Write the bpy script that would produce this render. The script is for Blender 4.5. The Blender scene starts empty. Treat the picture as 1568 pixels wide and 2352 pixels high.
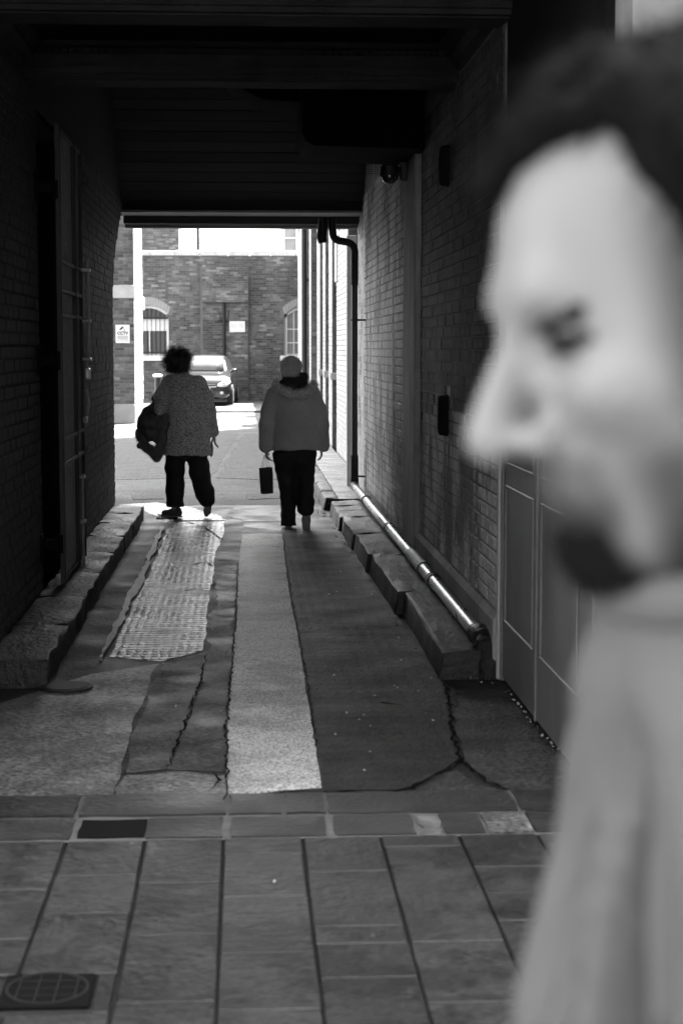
import bpy, bmesh, math, random
import numpy as np
from mathutils import Vector, Matrix, Euler

random.seed(7)
np.random.seed(7)
scene = bpy.context.scene
R = math.radians

# ------------------------------------------------------------------ camera
CAM_H = 1.7
FPX = 4000.0                                   # focal length in units of a 1568 x 2352 frame
cam_data = bpy.data.cameras.new("camera")
cam_data.sensor_fit = 'VERTICAL'
cam_data.sensor_height = 36.0
cam_data.sensor_width = 24.0
cam_data.lens = 36.0 * FPX / 2352.0
cam_data.clip_start = 0.05
cam_data.clip_end = 3000
cam_data.dof.use_dof = True
cam_data.dof.focus_distance = 15.0
cam_data.dof.aperture_fstop = 4.7
cam = bpy.data.objects.new("camera", cam_data)
scene.collection.objects.link(cam)
cam.location = (0, 0, CAM_H)
cam.rotation_euler = (R(90) - math.atan(376 / FPX), 0, -math.atan(224 / FPX))
scene.camera = cam

# ------------------------------------------------------------------ sky and sun
SUN_DIR = Vector((0.50, 0.79, 1.55)).normalized()
SUN_EL = math.asin(SUN_DIR.z)
world = bpy.data.worlds.new("World")
scene.world = world
world.use_nodes = True
wn = world.node_tree
wn.nodes.clear()
sky = wn.nodes.new('ShaderNodeTexSky')
sky.sky_type = 'NISHITA'
sky.sun_disc = False
sky.sun_elevation = SUN_EL
sky.sun_rotation = math.atan2(SUN_DIR.x, SUN_DIR.y)
sky.air_density = 1.2
sky.dust_density = 2.5
bw = wn.nodes.new('ShaderNodeRGBToBW')          # monochrome photograph: neutral sky
bg = wn.nodes.new('ShaderNodeBackground')
bg.inputs['Strength'].default_value = 0.15
wo = wn.nodes.new('ShaderNodeOutputWorld')
wn.links.new(sky.outputs[0], bw.inputs[0])
wn.links.new(bw.outputs[0], bg.inputs[0])
wn.links.new(bg.outputs[0], wo.inputs[0])

sun_data = bpy.data.lights.new("sun", 'SUN')
sun_data.energy = 5.0
sun_data.angle = R(0.5)
sun_data.color = (1, 1, 1)
sun = bpy.data.objects.new("sun", sun_data)
scene.collection.objects.link(sun)
sun.rotation_euler = SUN_DIR.to_track_quat('Z', 'Y').to_euler()
sun.location = (20, 30, 40)

scene.view_settings.view_transform = 'Standard'
scene.view_settings.look = 'None'
scene.view_settings.gamma = 1
scene.view_settings.exposure = 3.4
scene.render.engine = 'CYCLES'
scene.cycles.use_denoising = True
scene.cycles.max_bounces = 7
scene.cycles.diffuse_bounces = 5
scene.cycles.glossy_bounces = 4
scene.cycles.sample_clamp_indirect = 8

# ------------------------------------------------------------------ helpers
COL = scene.collection
CAM_R = Euler(cam.rotation_euler).to_matrix()


def ray(px, py):
    return CAM_R @ Vector(((px - 784) / FPX, (1176 - py) / FPX, -1))


def gp(px, py, z=0.0):
    d = ray(px, py)
    t = (z - CAM_H) / d.z
    return Vector((d.x * t, d.y * t, z))


def dp(px, py, y):
    d = ray(px, py)
    t = y / d.y
    return Vector((d.x * t, y, CAM_H + d.z * t))


def xp(px, py, x):
    d = ray(px, py)
    t = x / d.x
    return Vector((x, d.y * t, CAM_H + d.z * t))


def tag(o, label=None, cat=None, group=None, kind=None):
    if label: o['label'] = label
    if cat: o['category'] = cat
    if group: o['group'] = group
    if kind: o['kind'] = kind
    return o


def empty(name, loc=(0, 0, 0), rz=0.0):
    o = bpy.data.objects.new(name, None)
    o.empty_display_size = 0.1
    o.location = loc
    o.rotation_euler = (0, 0, rz)
    COL.objects.link(o)
    return o


def link(name, me, mat, parent=None, smooth=False):
    o = bpy.data.objects.new(name, me)
    COL.objects.link(o)
    if mat is not None and len(me.materials) == 0:
        me.materials.append(mat)
    if parent is not None:
        o.parent = parent
    if smooth:
        me.polygons.foreach_set('use_smooth', [True] * len(me.polygons))
    return o


class MB:
    """collects shapes into one mesh"""

    def __init__(self):
        self.v = []
        self.f = []
        self.t = []          # tone per face

    def add(self, vs, fs, tone=0.5):
        n = len(self.v)
        self.v += [tuple(p) for p in vs]
        self.f += [tuple(n + i for i in f) for f in fs]
        self.t += [tone] * len(fs)

    def box(self, x0, x1, y0, y1, z0, z1, tone=0.5):
        vs = [(x0, y0, z0), (x1, y0, z0), (x1, y1, z0), (x0, y1, z0),
              (x0, y0, z1), (x1, y0, z1), (x1, y1, z1), (x0, y1, z1)]
        self.add(vs, [(0, 3, 2, 1), (4, 5, 6, 7), (0, 1, 5, 4), (1, 2, 6, 5), (2, 3, 7, 6), (3, 0, 4, 7)], tone)

    def bbox(self, x0, x1, y0, y1, z0, z1, b=0.004, tone=0.5):
        """box with chamfered edges"""
        c = Vector(((x0 + x1) / 2, (y0 + y1) / 2, (z0 + z1) / 2))
        h = Vector(((x1 - x0) / 2, (y1 - y0) / 2, (z1 - z0) / 2))
        b = min(b, min(h) * .8)
        bm = bmesh.new()
        bmesh.ops.create_cube(bm, size=2)
        for v in bm.verts:
            v.co = Vector((v.co.x * h.x, v.co.y * h.y, v.co.z * h.z)) + c
        bmesh.ops.bevel(bm, geom=bm.edges[:], offset=b, segments=1, affect='EDGES')
        bm.verts.index_update()
        self.add([v.co.copy() for v in bm.verts], [[v.index for v in f.verts] for f in bm.faces], tone)
        bm.free()

    def tube(self, pts, r, n=12, caps=True, tone=0.5):
        pts = [Vector(p) for p in pts]
        rs = r if isinstance(r, (list, tuple)) else [r] * len(pts)
        up = None
        rings = []
        for i, p in enumerate(pts):
            a = pts[max(i - 1, 0)]
            b = pts[min(i + 1, len(pts) - 1)]
            t = (b - a).normalized()
            if up is None:
                up = Vector((0, 0, 1)) if abs(t.z) < .9 else Vector((1, 0, 0))
            s = t.cross(up).normalized()
            up = s.cross(t).normalized()
            rings.append([p + (s * math.cos(k * 2 * math.pi / n) + up * math.sin(k * 2 * math.pi / n)) * rs[i] for k in range(n)])
        vs = [q for rg in rings for q in rg]
        fs = []
        for i in range(len(pts) - 1):
            for k in range(n):
                k2 = (k + 1) % n
                fs.append((i * n + k, i * n + k2, (i + 1) * n + k2, (i + 1) * n + k))
        if caps:
            fs.append(tuple(reversed(range(n))))
            fs.append(tuple((len(pts) - 1) * n + k for k in range(n)))
        self.add(vs, fs, tone)

    def prism(self, poly, a, b, axis='x', tone=0.5):
        """extrude a 2D polygon along an axis between a and b; poly is in the two other axes in order"""
        n = len(poly)

        def P(q, t):
            if axis == 'x': return (t, q[0], q[1])
            if axis == 'y': return (q[0], t, q[1])
            return (q[0], q[1], t)
        vs = [P(q, a) for q in poly] + [P(q, b) for q in poly]
        fs = [tuple(range(n)), tuple(reversed(range(n, 2 * n)))]
        for i in range(n):
            j = (i + 1) % n
            fs.append((i, i + n, j + n, j))
        self.add(vs, fs, tone)

    def ball(self, c, r, seg=12, rings=8, tone=0.5):
        r = r if isinstance(r, (list, tuple)) else (r, r, r)
        vs = [(c[0], c[1], c[2] - r[2])]
        for i in range(1, rings):
            th = -math.pi / 2 + math.pi * i / rings
            for k in range(seg):
                ph = 2 * math.pi * k / seg
                vs.append((c[0] + r[0] * math.cos(th) * math.cos(ph), c[1] + r[1] * math.cos(th) * math.sin(ph), c[2] + r[2] * math.sin(th)))
        vs.append((c[0], c[1], c[2] + r[2]))
        fs = []
        for k in range(seg):
            fs.append((0, 1 + (k + 1) % seg, 1 + k))
            last = 1 + (rings - 2) * seg
            fs.append((last + k, last + (k + 1) % seg, len(vs) - 1))
        for i in range(rings - 2):
            for k in range(seg):
                a = 1 + i * seg
                fs.append((a + k, a + (k + 1) % seg, a + seg + (k + 1) % seg, a + seg + k))
        self.add(vs, fs, tone)

    def mesh(self, name):
        me = bpy.data.meshes.new(name)
        me.from_pydata(self.v, [], self.f)
        bm = bmesh.new()
        bm.from_mesh(me)
        bmesh.ops.recalc_face_normals(bm, faces=bm.faces)
        bm.to_mesh(me)
        bm.free()
        at = me.attributes.new('tone', 'FLOAT', 'FACE')
        at.data.foreach_set('value', self.t)
        me.update()
        return me

    def build(self, name, mat, parent=None, smooth=False):
        return link(name, self.mesh(name), mat, parent, smooth)


def auto_smooth(o, ang=40):
    me = o.data
    me.polygons.foreach_set('use_smooth', [True] * len(me.polygons))
    try:
        me.set_sharp_from_angle(angle=R(ang))
    except Exception:
        pass


# ------------------------------------------------------------------ materials
def mat(name, col=.2, rough=.8, var=.25, scale=4.0, detail=6, bump=0.0, bscale=30.0, spec=.5, metal=0.0,
        rvar=0.0, rscale=3.0, tone=0.0, stretch=(1, 1, 1), objrand=0.0, bdist=.01, stain=None, wave=None, speck=0.0, sscale=150):
    m = bpy.data.materials.new(name)
    m.use_nodes = True
    nt = m.node_tree
    N = nt.nodes
    L = nt.links
    b = N['Principled BSDF']
    b.inputs['Metallic'].default_value = metal
    b.inputs['Specular IOR Level'].default_value = spec
    geo = N.new('ShaderNodeNewGeometry')
    mp = N.new('ShaderNodeMapping')
    mp.inputs['Scale'].default_value = stretch
    L.new(geo.outputs['Position'], mp.inputs['Vector'])
    nz = N.new('ShaderNodeTexNoise')
    nz.inputs['Scale'].default_value = scale
    nz.inputs['Detail'].default_value = detail
    nz.inputs['Roughness'].default_value = .65
    L.new(mp.outputs[0], nz.inputs['Vector'])

    def math_(op, a, bb, clamp=False):
        n = N.new('ShaderNodeMath')
        n.operation = op
        n.use_clamp = clamp
        for i, s in enumerate((a, bb)):
            if s is None: continue
            if isinstance(s, (int, float)): n.inputs[i].default_value = s
            else: L.new(s, n.inputs[i])
        return n.outputs[0]
    # value = col * (1 + var * (noise - .5) * 4)
    v = math_('MULTIPLY_ADD', nz.outputs['Fac'], var * 4)
    v.node.inputs[2].default_value = 1 - var * 2
    if tone:
        at = N.new('ShaderNodeAttribute')
        at.attribute_name = 'tone'
        t = math_('MULTIPLY_ADD', at.outputs['Fac'], tone * 2)
        t.node.inputs[2].default_value = 1 - tone
        v = math_('MULTIPLY', v, t)
    if objrand:
        oi = N.new('ShaderNodeObjectInfo')
        t = math_('MULTIPLY_ADD', oi.outputs['Random'], objrand * 2)
        t.node.inputs[2].default_value = 1 - objrand
        v = math_('MULTIPLY', v, t)
    if speck:
        sp = N.new('ShaderNodeTexNoise')
        sp.inputs['Scale'].default_value = sscale
        sp.inputs['Detail'].default_value = 2
        L.new(geo.outputs['Position'], sp.inputs['Vector'])
        t = math_('MULTIPLY_ADD', sp.outputs['Fac'], speck * 4)
        t.node.inputs[2].default_value = 1 - speck * 2
        v = math_('MULTIPLY', v, t)
    if stain:
        # (scale, threshold, width, factor, stretch): dirt with a shape of its own
        sc_, th, wd, fac, st = stain
        m2 = N.new('ShaderNodeMapping')
        m2.inputs['Scale'].default_value = st
        m2.inputs['Location'].default_value = (3.1, 1.7, 5.3)
        L.new(geo.outputs['Position'], m2.inputs['Vector'])
        n2 = N.new('ShaderNodeTexNoise')
        n2.inputs['Scale'].default_value = sc_
        n2.inputs['Detail'].default_value = 8
        n2.inputs['Roughness'].default_value = .7
        L.new(m2.outputs[0], n2.inputs['Vector'])
        mr = N.new('ShaderNodeMapRange')
        mr.inputs['From Min'].default_value = th - wd
        mr.inputs['From Max'].default_value = th + wd
        mr.inputs['To Min'].default_value = fac
        mr.inputs['To Max'].default_value = 1.0
        L.new(n2.outputs['Fac'], mr.inputs['Value'])
        v = math_('MULTIPLY', v, mr.outputs[0])
    v = math_('MULTIPLY', v, col)
    v = math_('MAXIMUM', v, .002)
    v = math_('MINIMUM', v, .9)
    cb = N.new('ShaderNodeCombineColor')
    for i in range(3): L.new(v, cb.inputs[i])
    L.new(cb.outputs[0], b.inputs['Base Color'])
    if rvar:
        nr = N.new('ShaderNodeTexNoise')
        nr.inputs['Scale'].default_value = rscale
        nr.inputs['Detail'].default_value = 5
        L.new(mp.outputs[0], nr.inputs['Vector'])
        r = math_('MULTIPLY_ADD', nr.outputs['Fac'], rvar * 4)
        r.node.inputs[2].default_value = rough - rvar * 2
        r = math_('MAXIMUM', r, .06)
        r = math_('MINIMUM', r, 1.0)
        L.new(r, b.inputs['Roughness'])
    else:
        b.inputs['Roughness'].default_value = rough
    h = None
    if bump:
        nb = N.new('ShaderNodeTexNoise')
        nb.inputs['Scale'].default_value = bscale
        nb.inputs['Detail'].default_value = 5
        nb.inputs['Roughness'].default_value = .6
        L.new(mp.outputs[0], nb.inputs['Vector'])
        h = nb.outputs['Fac']
    if wave:
        # ridges across the lane (tamped concrete)
        wv = N.new('ShaderNodeTexWave')
        wv.wave_type = 'BANDS'
        wv.bands_direction = 'Y'
        wv.inputs['Scale'].default_value = wave[0]
        wv.inputs['Distortion'].default_value = 2.5
        wv.inputs['Detail'].default_value = 3
        wv.inputs['Detail Scale'].default_value = 2
        L.new(geo.outputs['Position'], wv.inputs['Vector'])
        w2 = math_('MULTIPLY', wv.outputs['Fac'], wave[1])
        if len(wave) > 2:
            wx = N.new('ShaderNodeTexWave')
            wx.bands_direction = 'X'
            wx.inputs['Scale'].default_value = wave[2]
            wx.inputs['Distortion'].default_value = 3
            wx.inputs['Detail'].default_value = 2
            L.new(geo.outputs['Position'], wx.inputs['Vector'])
            w2 = math_('MULTIPLY', w2, math_('ADD', wx.outputs['Fac'], .35))
        h = math_('ADD', h, w2) if h is not None else w2
    if h is not None:
        bp = N.new('ShaderNodeBump')
        bp.inputs['Strength'].default_value = bump if bump else .6
        bp.inputs['Distance'].default_value = bdist
        L.new(h, bp.inputs['Height'])
        L.new(bp.outputs[0], b.inputs['Normal'])
    return m


M = {}
M['ground'] = mat('asphalt_ground', .06, .8, .3, 1.5, bump=.5, bscale=60, speck=.3)
M['road'] = mat('old_asphalt', .02, .6, .35, 2.5, bump=.9, bscale=45, bdist=.012, rvar=.16, rscale=2.5, speck=1.3, sscale=42, stain=(2.2, .5, .05, .5, (1, 1, 1)), spec=.4)
M['road_dark'] = mat('dark_asphalt_patch', .011, .6, .3, 3, bump=.9, bscale=55, bdist=.016, rvar=.12, speck=1.3, sscale=45, wave=(2.7, .25, 4))
M['wet'] = mat('worn_tamped_concrete', .08, .26, .4, 3, bump=.9, bscale=38, bdist=.010, rvar=.26, rscale=2.6, speck=1.2, sscale=40, wave=(3.9, 1.0, 6.5), stain=(1.5, .5, .07, .22, (1.8, .5, 1)), spec=.7)
M['strip'] = mat('pale_concrete_strip', .6, .55, .18, 3, bump=.8, bscale=110, bdist=.008, speck=.9, sscale=95, stain=(1.6, .46, .05, .6, (1, 1, 1)))
M['grey_conc'] = mat('grey_concrete', .14, .5, .3, 2.5, bump=.8, bscale=50, bdist=.010, rvar=.14, speck=1.0, sscale=45, stain=(2.4, .47, .03, .55, (1, 1, 1)))
M['mid_conc'] = mat('mid_concrete', .05, .58, .35, 4, bump=.8, bscale=50, bdist=.010, rvar=.18, speck=1.0, sscale=45, stain=(3, .5, .03, .5, (1, 1, 1)))
M['mortar_line'] = mat('broken_mortar', .22, .5, .3, 8, bump=.8, bscale=60)
M['slab'] = mat('york_stone', .032, .5, .5, 5, bump=.7, bscale=22, bdist=.012, rvar=.14, rscale=5, objrand=.33, stain=(2.4, .475, .012, .58, (1, 1, 1)), speck=.5, sscale=45)
M['kerbstone'] = mat('worn_granite', .017, .5, .4, 8, bump=.9, bscale=28, bdist=.03, rvar=.12, objrand=.25)
M['threshold'] = mat('threshold_stone', .026, .5, .5, 6, bump=.5, bscale=30, bdist=.012, rvar=.12, objrand=.25, stain=(4, .47, .04, .65, (1, 1, 1)))
M['lime'] = mat('lime_mortar', .11, .9, .3, 12, bump=.6, bscale=60)
M['iron'] = mat('black_iron', .012, .35, .3, 20, bump=.25, bscale=80, bdist=.004)
M['iron_gate'] = mat('gate_iron', .2, .3, .3, 20, spec=.6)
M['pale_patch'] = mat('pale_cement_patch', .16, .8, .3, 9, bump=.5, bscale=40, stain=(6, .5, .04, .55, (1, 1, 1)))
M['iron_dull'] = mat('dull_black_iron', .007, .6, .3, 20, bump=.3, bscale=60, bdist=.004)
M['silver'] = mat('worn_grey_pipe', .30, .30, .3, 12, metal=.35, bump=.25, bscale=25, bdist=.006, rvar=.08, stain=(9, .42, .05, .35, (1, 1, 1)))
M['tape'] = mat('black_wrapped_tape', .012, .35, .3, 20, bump=1.0, bscale=35, bdist=.03)
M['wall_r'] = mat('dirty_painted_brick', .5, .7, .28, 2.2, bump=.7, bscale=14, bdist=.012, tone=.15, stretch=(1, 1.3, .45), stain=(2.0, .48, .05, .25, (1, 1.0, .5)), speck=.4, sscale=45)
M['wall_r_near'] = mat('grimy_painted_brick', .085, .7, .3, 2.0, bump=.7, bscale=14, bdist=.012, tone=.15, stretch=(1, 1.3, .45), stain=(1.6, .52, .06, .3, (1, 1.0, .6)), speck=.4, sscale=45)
M['plaster'] = mat('scuffed_plaster', .24, .75, .25, 3, bump=.6, bscale=18, bdist=.008, stretch=(1, 1, .5), stain=(1.5, .47, .1, .45, (1, 1, .6)))
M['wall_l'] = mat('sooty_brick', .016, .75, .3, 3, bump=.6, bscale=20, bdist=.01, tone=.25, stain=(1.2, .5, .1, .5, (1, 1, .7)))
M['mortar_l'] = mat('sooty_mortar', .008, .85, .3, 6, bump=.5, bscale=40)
M['brick'] = mat('yard_brick', .12, .8, .25, 7, bump=.4, bscale=40, bdist=.006, tone=.55, stain=(.9, .5, .08, .5, (1, 1, .5)))
M['mortar'] = mat('yard_mortar', .13, .9, .25, 5, bump=.4, bscale=50)
M['yard_patch'] = mat('yard_repair_patch', .075, .85, .25, 2.5, bump=.7, bscale=60, bdist=.006, speck=.8, sscale=45, spec=.25)
M['bed'] = mat('joint_dirt', .014, .9, .5, 8, bump=.5, bscale=50, speck=.8, sscale=60)
M['glass_car'] = mat('car_glass', .09, .1, .2, 3, spec=.6)
M['crack'] = mat('crack_dirt', .006, .95, .2, 20, spec=.1)
M['stucco'] = mat('pale_stucco', .62, .8, .1, 2)
M['matt_black'] = mat('matt_black_cover', .006, .9, .2, 6, spec=.1)
M['brick_pale'] = mat('whitewashed_sunlit_brick', .5, .75, .12, 8, bump=.6, bscale=30, bdist=.008, tone=.12, stain=(7, .36, .04, .5, (1, 1, 1)))  # whitewash on the pilasters; sunlight put into the gate pillar's side
M['stone'] = mat('pale_stone', .42, .75, .15, 6, bump=.3, bscale=40, stain=(3, .4, .08, .7, (1, 1, 1)))
M['stone_grey'] = mat('grey_stone', .26, .75, .15, 6, bump=.3, bscale=40)
M['white'] = mat('white_paint', .72, .5, .06, 6)
M['sign_white'] = mat('sign_white', .7, .4, .04, 8)
M['ink'] = mat('sign_ink', .02, .6, .1, 8)
M['ink_grey'] = mat('sign_grey_ink', .25, .6, .1, 8)
M['board'] = mat('painted_boards', .038, .6, .2, 2, bump=.2, bscale=30, stretch=(.4, 3, 3), objrand=.25, spec=.15)
M['lintel'] = mat('pale_boards', .2, .6, .2, 3, bump=.3, bscale=30, stretch=(.3, 4, 4), objrand=.1)
M['plasterwork'] = mat('old_plasterwork', .028, .8, .25, 4, bump=.4, bscale=35, stain=(3, .45, .1, .5, (1, 1, 1)), spec=.15)
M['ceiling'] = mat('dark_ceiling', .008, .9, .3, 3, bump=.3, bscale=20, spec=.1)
M['facade'] = mat('painted_facade', .34, .65, .12, 3, bump=.2, bscale=25, stain=(2, .42, .08, .7, (1, 1, .5)))
M['door'] = mat('grey_painted_door', .15, .42, .12, 2, bump=.12, bscale=12, stretch=(1, 1, .3), stain=(1.6, .40, .12, .6, (1, 1, .45)), rvar=.06)
M['duct'] = mat('black_duct', .003, .9, .2, 6, spec=.05)
M['glass'] = mat('window_glass', .03, .08, .1, 3, spec=.8)
M['glass_pale'] = mat('window_glass_pale', .22, .1, .2, 3, spec=.8)
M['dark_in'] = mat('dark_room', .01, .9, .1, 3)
M['car'] = mat('dark_car_paint', .022, .12, .06, 3, spec=.7)
M['car_black'] = mat('black_plastic', .012, .5, .1, 20)
M['rubber'] = mat('tyre_rubber', .015, .75, .1, 20)
M['alloy'] = mat('alloy_rim', .5, .3, .1, 10, metal=.8)
M['lamp'] = mat('headlamp_lens', .55, .08, .15, 25, spec=.9)
M['litter'] = mat('pale_litter', .45, .8, .3, 40)
M['leaf'] = mat('dead_leaf', .12, .8, .4, 40)

# ================================================================== SETTING: ground, roadway, pavement
mb = MB()
mb.add([(-600, -600, -.034), (600, -600, -.034), (600, 900, -.034), (-600, 900, -.034)], [(0, 1, 2, 3)])
tag(mb.build('ground', M['ground']), kind='structure')


def sheet(name, x0, x1, y0, y1, z, m, parent=None):
    b = MB()
    b.add([(x0, y0, z), (x1, y0, z), (x1, y1, z), (x0, y1, z)], [(0, 1, 2, 3)])
    return b.build(name, m, parent)


roadway = tag(sheet('roadway', -1.5, 1.42, 6.62, 19.0, -.010, M['road']), kind='structure')
yard = tag(sheet('yard_ground', -14, 9, 19.0, 75, -.012, mat('yard_asphalt', .10, .85, .25, 1.2, bump=.6, bscale=70, bdist=.008, speck=.7, sscale=50, spec=.25, stain=(.8, .48, .1, .7, (1, 1, 1)))), kind='structure')


def jitter_poly(pts, step=.10, amp=.012, seed=0):
    rnd = random.Random(seed)
    out = []
    n = len(pts)
    for i in range(n):
        a, b = pts[i], pts[(i + 1) % n]
        L = (b - a).length
        k = max(1, int(L / step))
        nrm = Vector((-(b - a).y, (b - a).x, 0)).normalized()
        w = 0
        for j in range(k):
            w = w * .6 + rnd.uniform(-amp, amp)
            off = w if 0 < j else 0
            out.append(a + (b - a) * (j / k) + nrm * off)
    return out


def patch(name, pix, top, m, parent, seed=0, step=.10, amp=.012):
    pts = [gp(x, y) for x, y in pix]
    poly = jitter_poly(pts, step, amp, seed)
    b = MB()
    b.prism([(p.x, p.y) for p in poly], -.03, top, 'z')
    return b.build(name, m, parent)


# long repair strips of the passage floor
patch('concrete_strip', [(525, 1819), (738, 1804), (723, 1700), (706, 1600), (690, 1500), (668, 1380), (655, 1290), (648, 1225), (556, 1225), (548, 1290), (545, 1400), (535, 1520), (523, 1660)], -0.0067, M['strip'], roadway, 1, .12, .004)
patch('asphalt_strip', [(648, 1221), (645, 1199), (562, 1199), (556, 1221)], -0.0077, M['mid_conc'], roadway, 2)
patch('tamped_strip', [(372, 1516), (466, 1490), (476, 1400), (488, 1330), (498, 1260), (514, 1222), (517, 1196), (400, 1196), (384, 1215), (364, 1270), (330, 1340), (290, 1420), (250, 1505)], -0.0074, M['wet'], roadway, 3, .14, .010)
patch('asphalt_patch', [(265, 1822), (300, 1700), (352, 1560), (372, 1530), (470, 1500), (462, 1560), (430, 1640), (398, 1720), (384, 1764), (285, 1772)], -0.0081, M['mid_conc'], roadway, 4, .12, .012)
patch('asphalt_patch', [(388, 1764), (402, 1720), (435, 1640), (464, 1560), (475, 1505), (487, 1420), (500, 1300), (543, 1296), (541, 1400), (531, 1520), (519, 1660), (521, 1770)], -0.0085, M['mid_conc'], roadway, 5, .1, .02)
patch('concrete_patch', [(268, 1822), (290, 1776), (386, 1769), (430, 1768), (500, 1778), (520, 1776), (521, 1819)], -0.0074, M['grey_conc'], roadway, 6, .08, .018)
patch('concrete_patch', [(-160, 1822), (-160, 1660), (100, 1580), (210, 1545), (366, 1521), (346, 1560), (296, 1700), (260, 1822)], -0.0071, M['grey_conc'], roadway, 7, .12, .012)
patch('asphalt_patch', [(742, 1812), (727, 1700), (709, 1600), (694, 1500), (672, 1380), (659, 1290), (651, 1222), (770, 1222), (810, 1290), (870, 1360), (940, 1450), (1000, 1545), (1025, 1600), (1034, 1680), (1052, 1740), (1020, 1765), (940, 1806), (880, 1816)], -0.0077, M['road_dark'], roadway, 8, .10, .016)
patch('concrete_patch', [(1040, 1580), (1150, 1580), (1168, 1590), (1312, 1770), (1316, 1819), (1190, 1818), (1120, 1795), (1064, 1742), (1044, 1680)], -0.0074, M['mid_conc'], roadway, 9, .08, .02)
patch('concrete_patch', [(895, 1819), (960, 1801), (1030, 1765), (1050, 1768), (1112, 1800), (1180, 1819)], -0.0081, M['mid_conc'], roadway, 10, .07, .02)
patch('mortar_ridge', [(228, 1513), (236, 1514), (262, 1470), (300, 1390), (340, 1310), (360, 1260), (378, 1212), (371, 1211), (350, 1258), (322, 1318), (286, 1390), (246, 1470)], .012, M['mortar_line'], roadway, 11, .12, .012)
# old slabs and concrete by the exit
patch('concrete_patch', [(272, 1158), (360, 1152), (420, 1160), (500, 1180), (520, 1193), (405, 1193), (392, 1200), (350, 1180)], -0.0064, M['wet'], roadway, 12, .12, .03)
patch('concrete_patch', [(305, 1134), (372, 1132), (376, 1144), (306, 1146)], -0.0060, M['yard_patch'], yard, 13, .08, .012)
patch('asphalt_patch', [(520, 1180), (536, 1165), (580, 1160), (652, 1172), (650, 1196), (560, 1196)], -0.0074, M['mid_conc'], roadway, 14, .12, .02)
patch('asphalt_patch', [(566, 1132), (650, 1130), (656, 1142), (572, 1146)], -0.0064, M['yard_patch'], yard, 15, .10, .02)
patch('asphalt_patch', [(496, 1096), (560, 995), (740, 1000), (735, 1060), (700, 1098), (600, 1100)], -0.0071, M['yard_patch'], yard, 16, .2, .03)
patch('asphalt_patch', [(268, 1100), (268, 1010), (480, 990), (548, 994), (484, 1096)], -0.0077, M['yard_patch'], yard, 17, .3, .03)
# dark kerb step across the yard in front of the parked car
b = MB()
b.bbox(-9, 1.3, 46.6, 48.6, -.03, .05, .02)
tag(b.build('yard_step', M['mid_conc']), kind='structure')

# open cracks between the repairs
def crack(pix, w, seed):
    rr = random.Random(seed)
    P = [gp(x, y, -.002) for x, y in pix]
    pts = []
    for a, c in zip(P, P[1:]):
        k = max(2, int((c - a).length / .04))
        for j in range(k):
            pts.append(a + (c - a) * (j / k) + Vector((rr.uniform(-.010, .010), rr.uniform(-.02, .02), 0)))
    pts.append(P[-1])
    b = MB(); n = len(pts)
    vs = []
    for i, p in enumerate(pts):
        t = (pts[min(i + 1, n - 1)] - pts[max(i - 1, 0)]).normalized()
        ww = w * rr.uniform(.3, 1.3) * min(1, i / 2 + .15, (n - 1 - i) / 2 + .15)
        q = Vector((-t.y, t.x, 0)) * ww
        vs += [p + q, p - q]
    b.add(vs, [(2 * i, 2 * i + 1, 2 * i + 3, 2 * i + 2) for i in range(n - 1)])
    return b.build('crack', M['crack'], roadway)


for sd, (w_, px_) in enumerate(((.012, [(1022, 1570), (1034, 1620), (1036, 1680), (1056, 1742), (1025, 1766), (945, 1807), (870, 1817), (744, 1814)]), (.009, [(1058, 1742), (1090, 1770), (1118, 1797), (1188, 1820)]),
                               (.016, [(960, 1800), (945, 1808), (900, 1817)]), (.006, [(386, 1766), (400, 1720), (433, 1640), (463, 1560), (473, 1500)]), (.008, [(270, 1778), (330, 1774), (386, 1768), (440, 1769), (520, 1776)]),
                               (.007, [(490, 1772), (505, 1790), (480, 1815)]), (.010, [(372, 1518), (420, 1508), (468, 1496)]), (.005, [(522, 1812), (520, 1660), (533, 1520), (543, 1400), (547, 1290)]),
                               (.004, [(727, 1720), (710, 1600), (694, 1500), (672, 1385), (657, 1290), (650, 1222)]), (.012, [(870, 1612), (890, 1616), (930, 1620)]), (.010, [(430, 1300), (470, 1290), (490, 1300)]), (.010, [(400, 1360), (450, 1352), (484, 1358)]), (.008, [(560, 1256), (610, 1252), (648, 1258)]), (.009, [(420, 1195), (470, 1210), (512, 1240)]))):
    crack(px_, w_, 300 + sd)

# ---- pavement of stone slabs
pavement = tag(sheet('pavement', -8, 8, .2, 6.68, -.014, M['bed']), kind='structure')
COLX = [-3.35, -3.08, -2.81, -2.53, -2.26, -1.98, -1.71, -1.44, -1.165, -.892, -.620, -.348, -.077, .195, .468, .745, 1.02, 1.29, 1.565, 1.84, 2.11, 2.39, 2.66, 2.93, 3.2]
ROWS = {-.892: [1925, 2035, 2147, 2228, 2318, 2420], -.620: [1925, 2003, 2090, 2228, 2318, 2420], -.348: [1925, 2025, 2141, 2296, 2440],
        -.077: [1925, 1962, 2058, 2188, 2320, 2470], .195: [1925, 2004, 2130, 2171, 2250, 2420],
        .468: [1925, 1950, 2171, 2310, 2480], .745: [1925, 2000, 2060, 2125, 2280, 2450], 1.02: [1925, 1962, 2030, 2058, 2180, 2330]}
YB = gp(560, 1925).y
rnd = random.Random(3)
COVER = (gp(20, 2231).x, gp(222, 2231).x, gp(100, 2309).y, gp(100, 2231).y)
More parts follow.
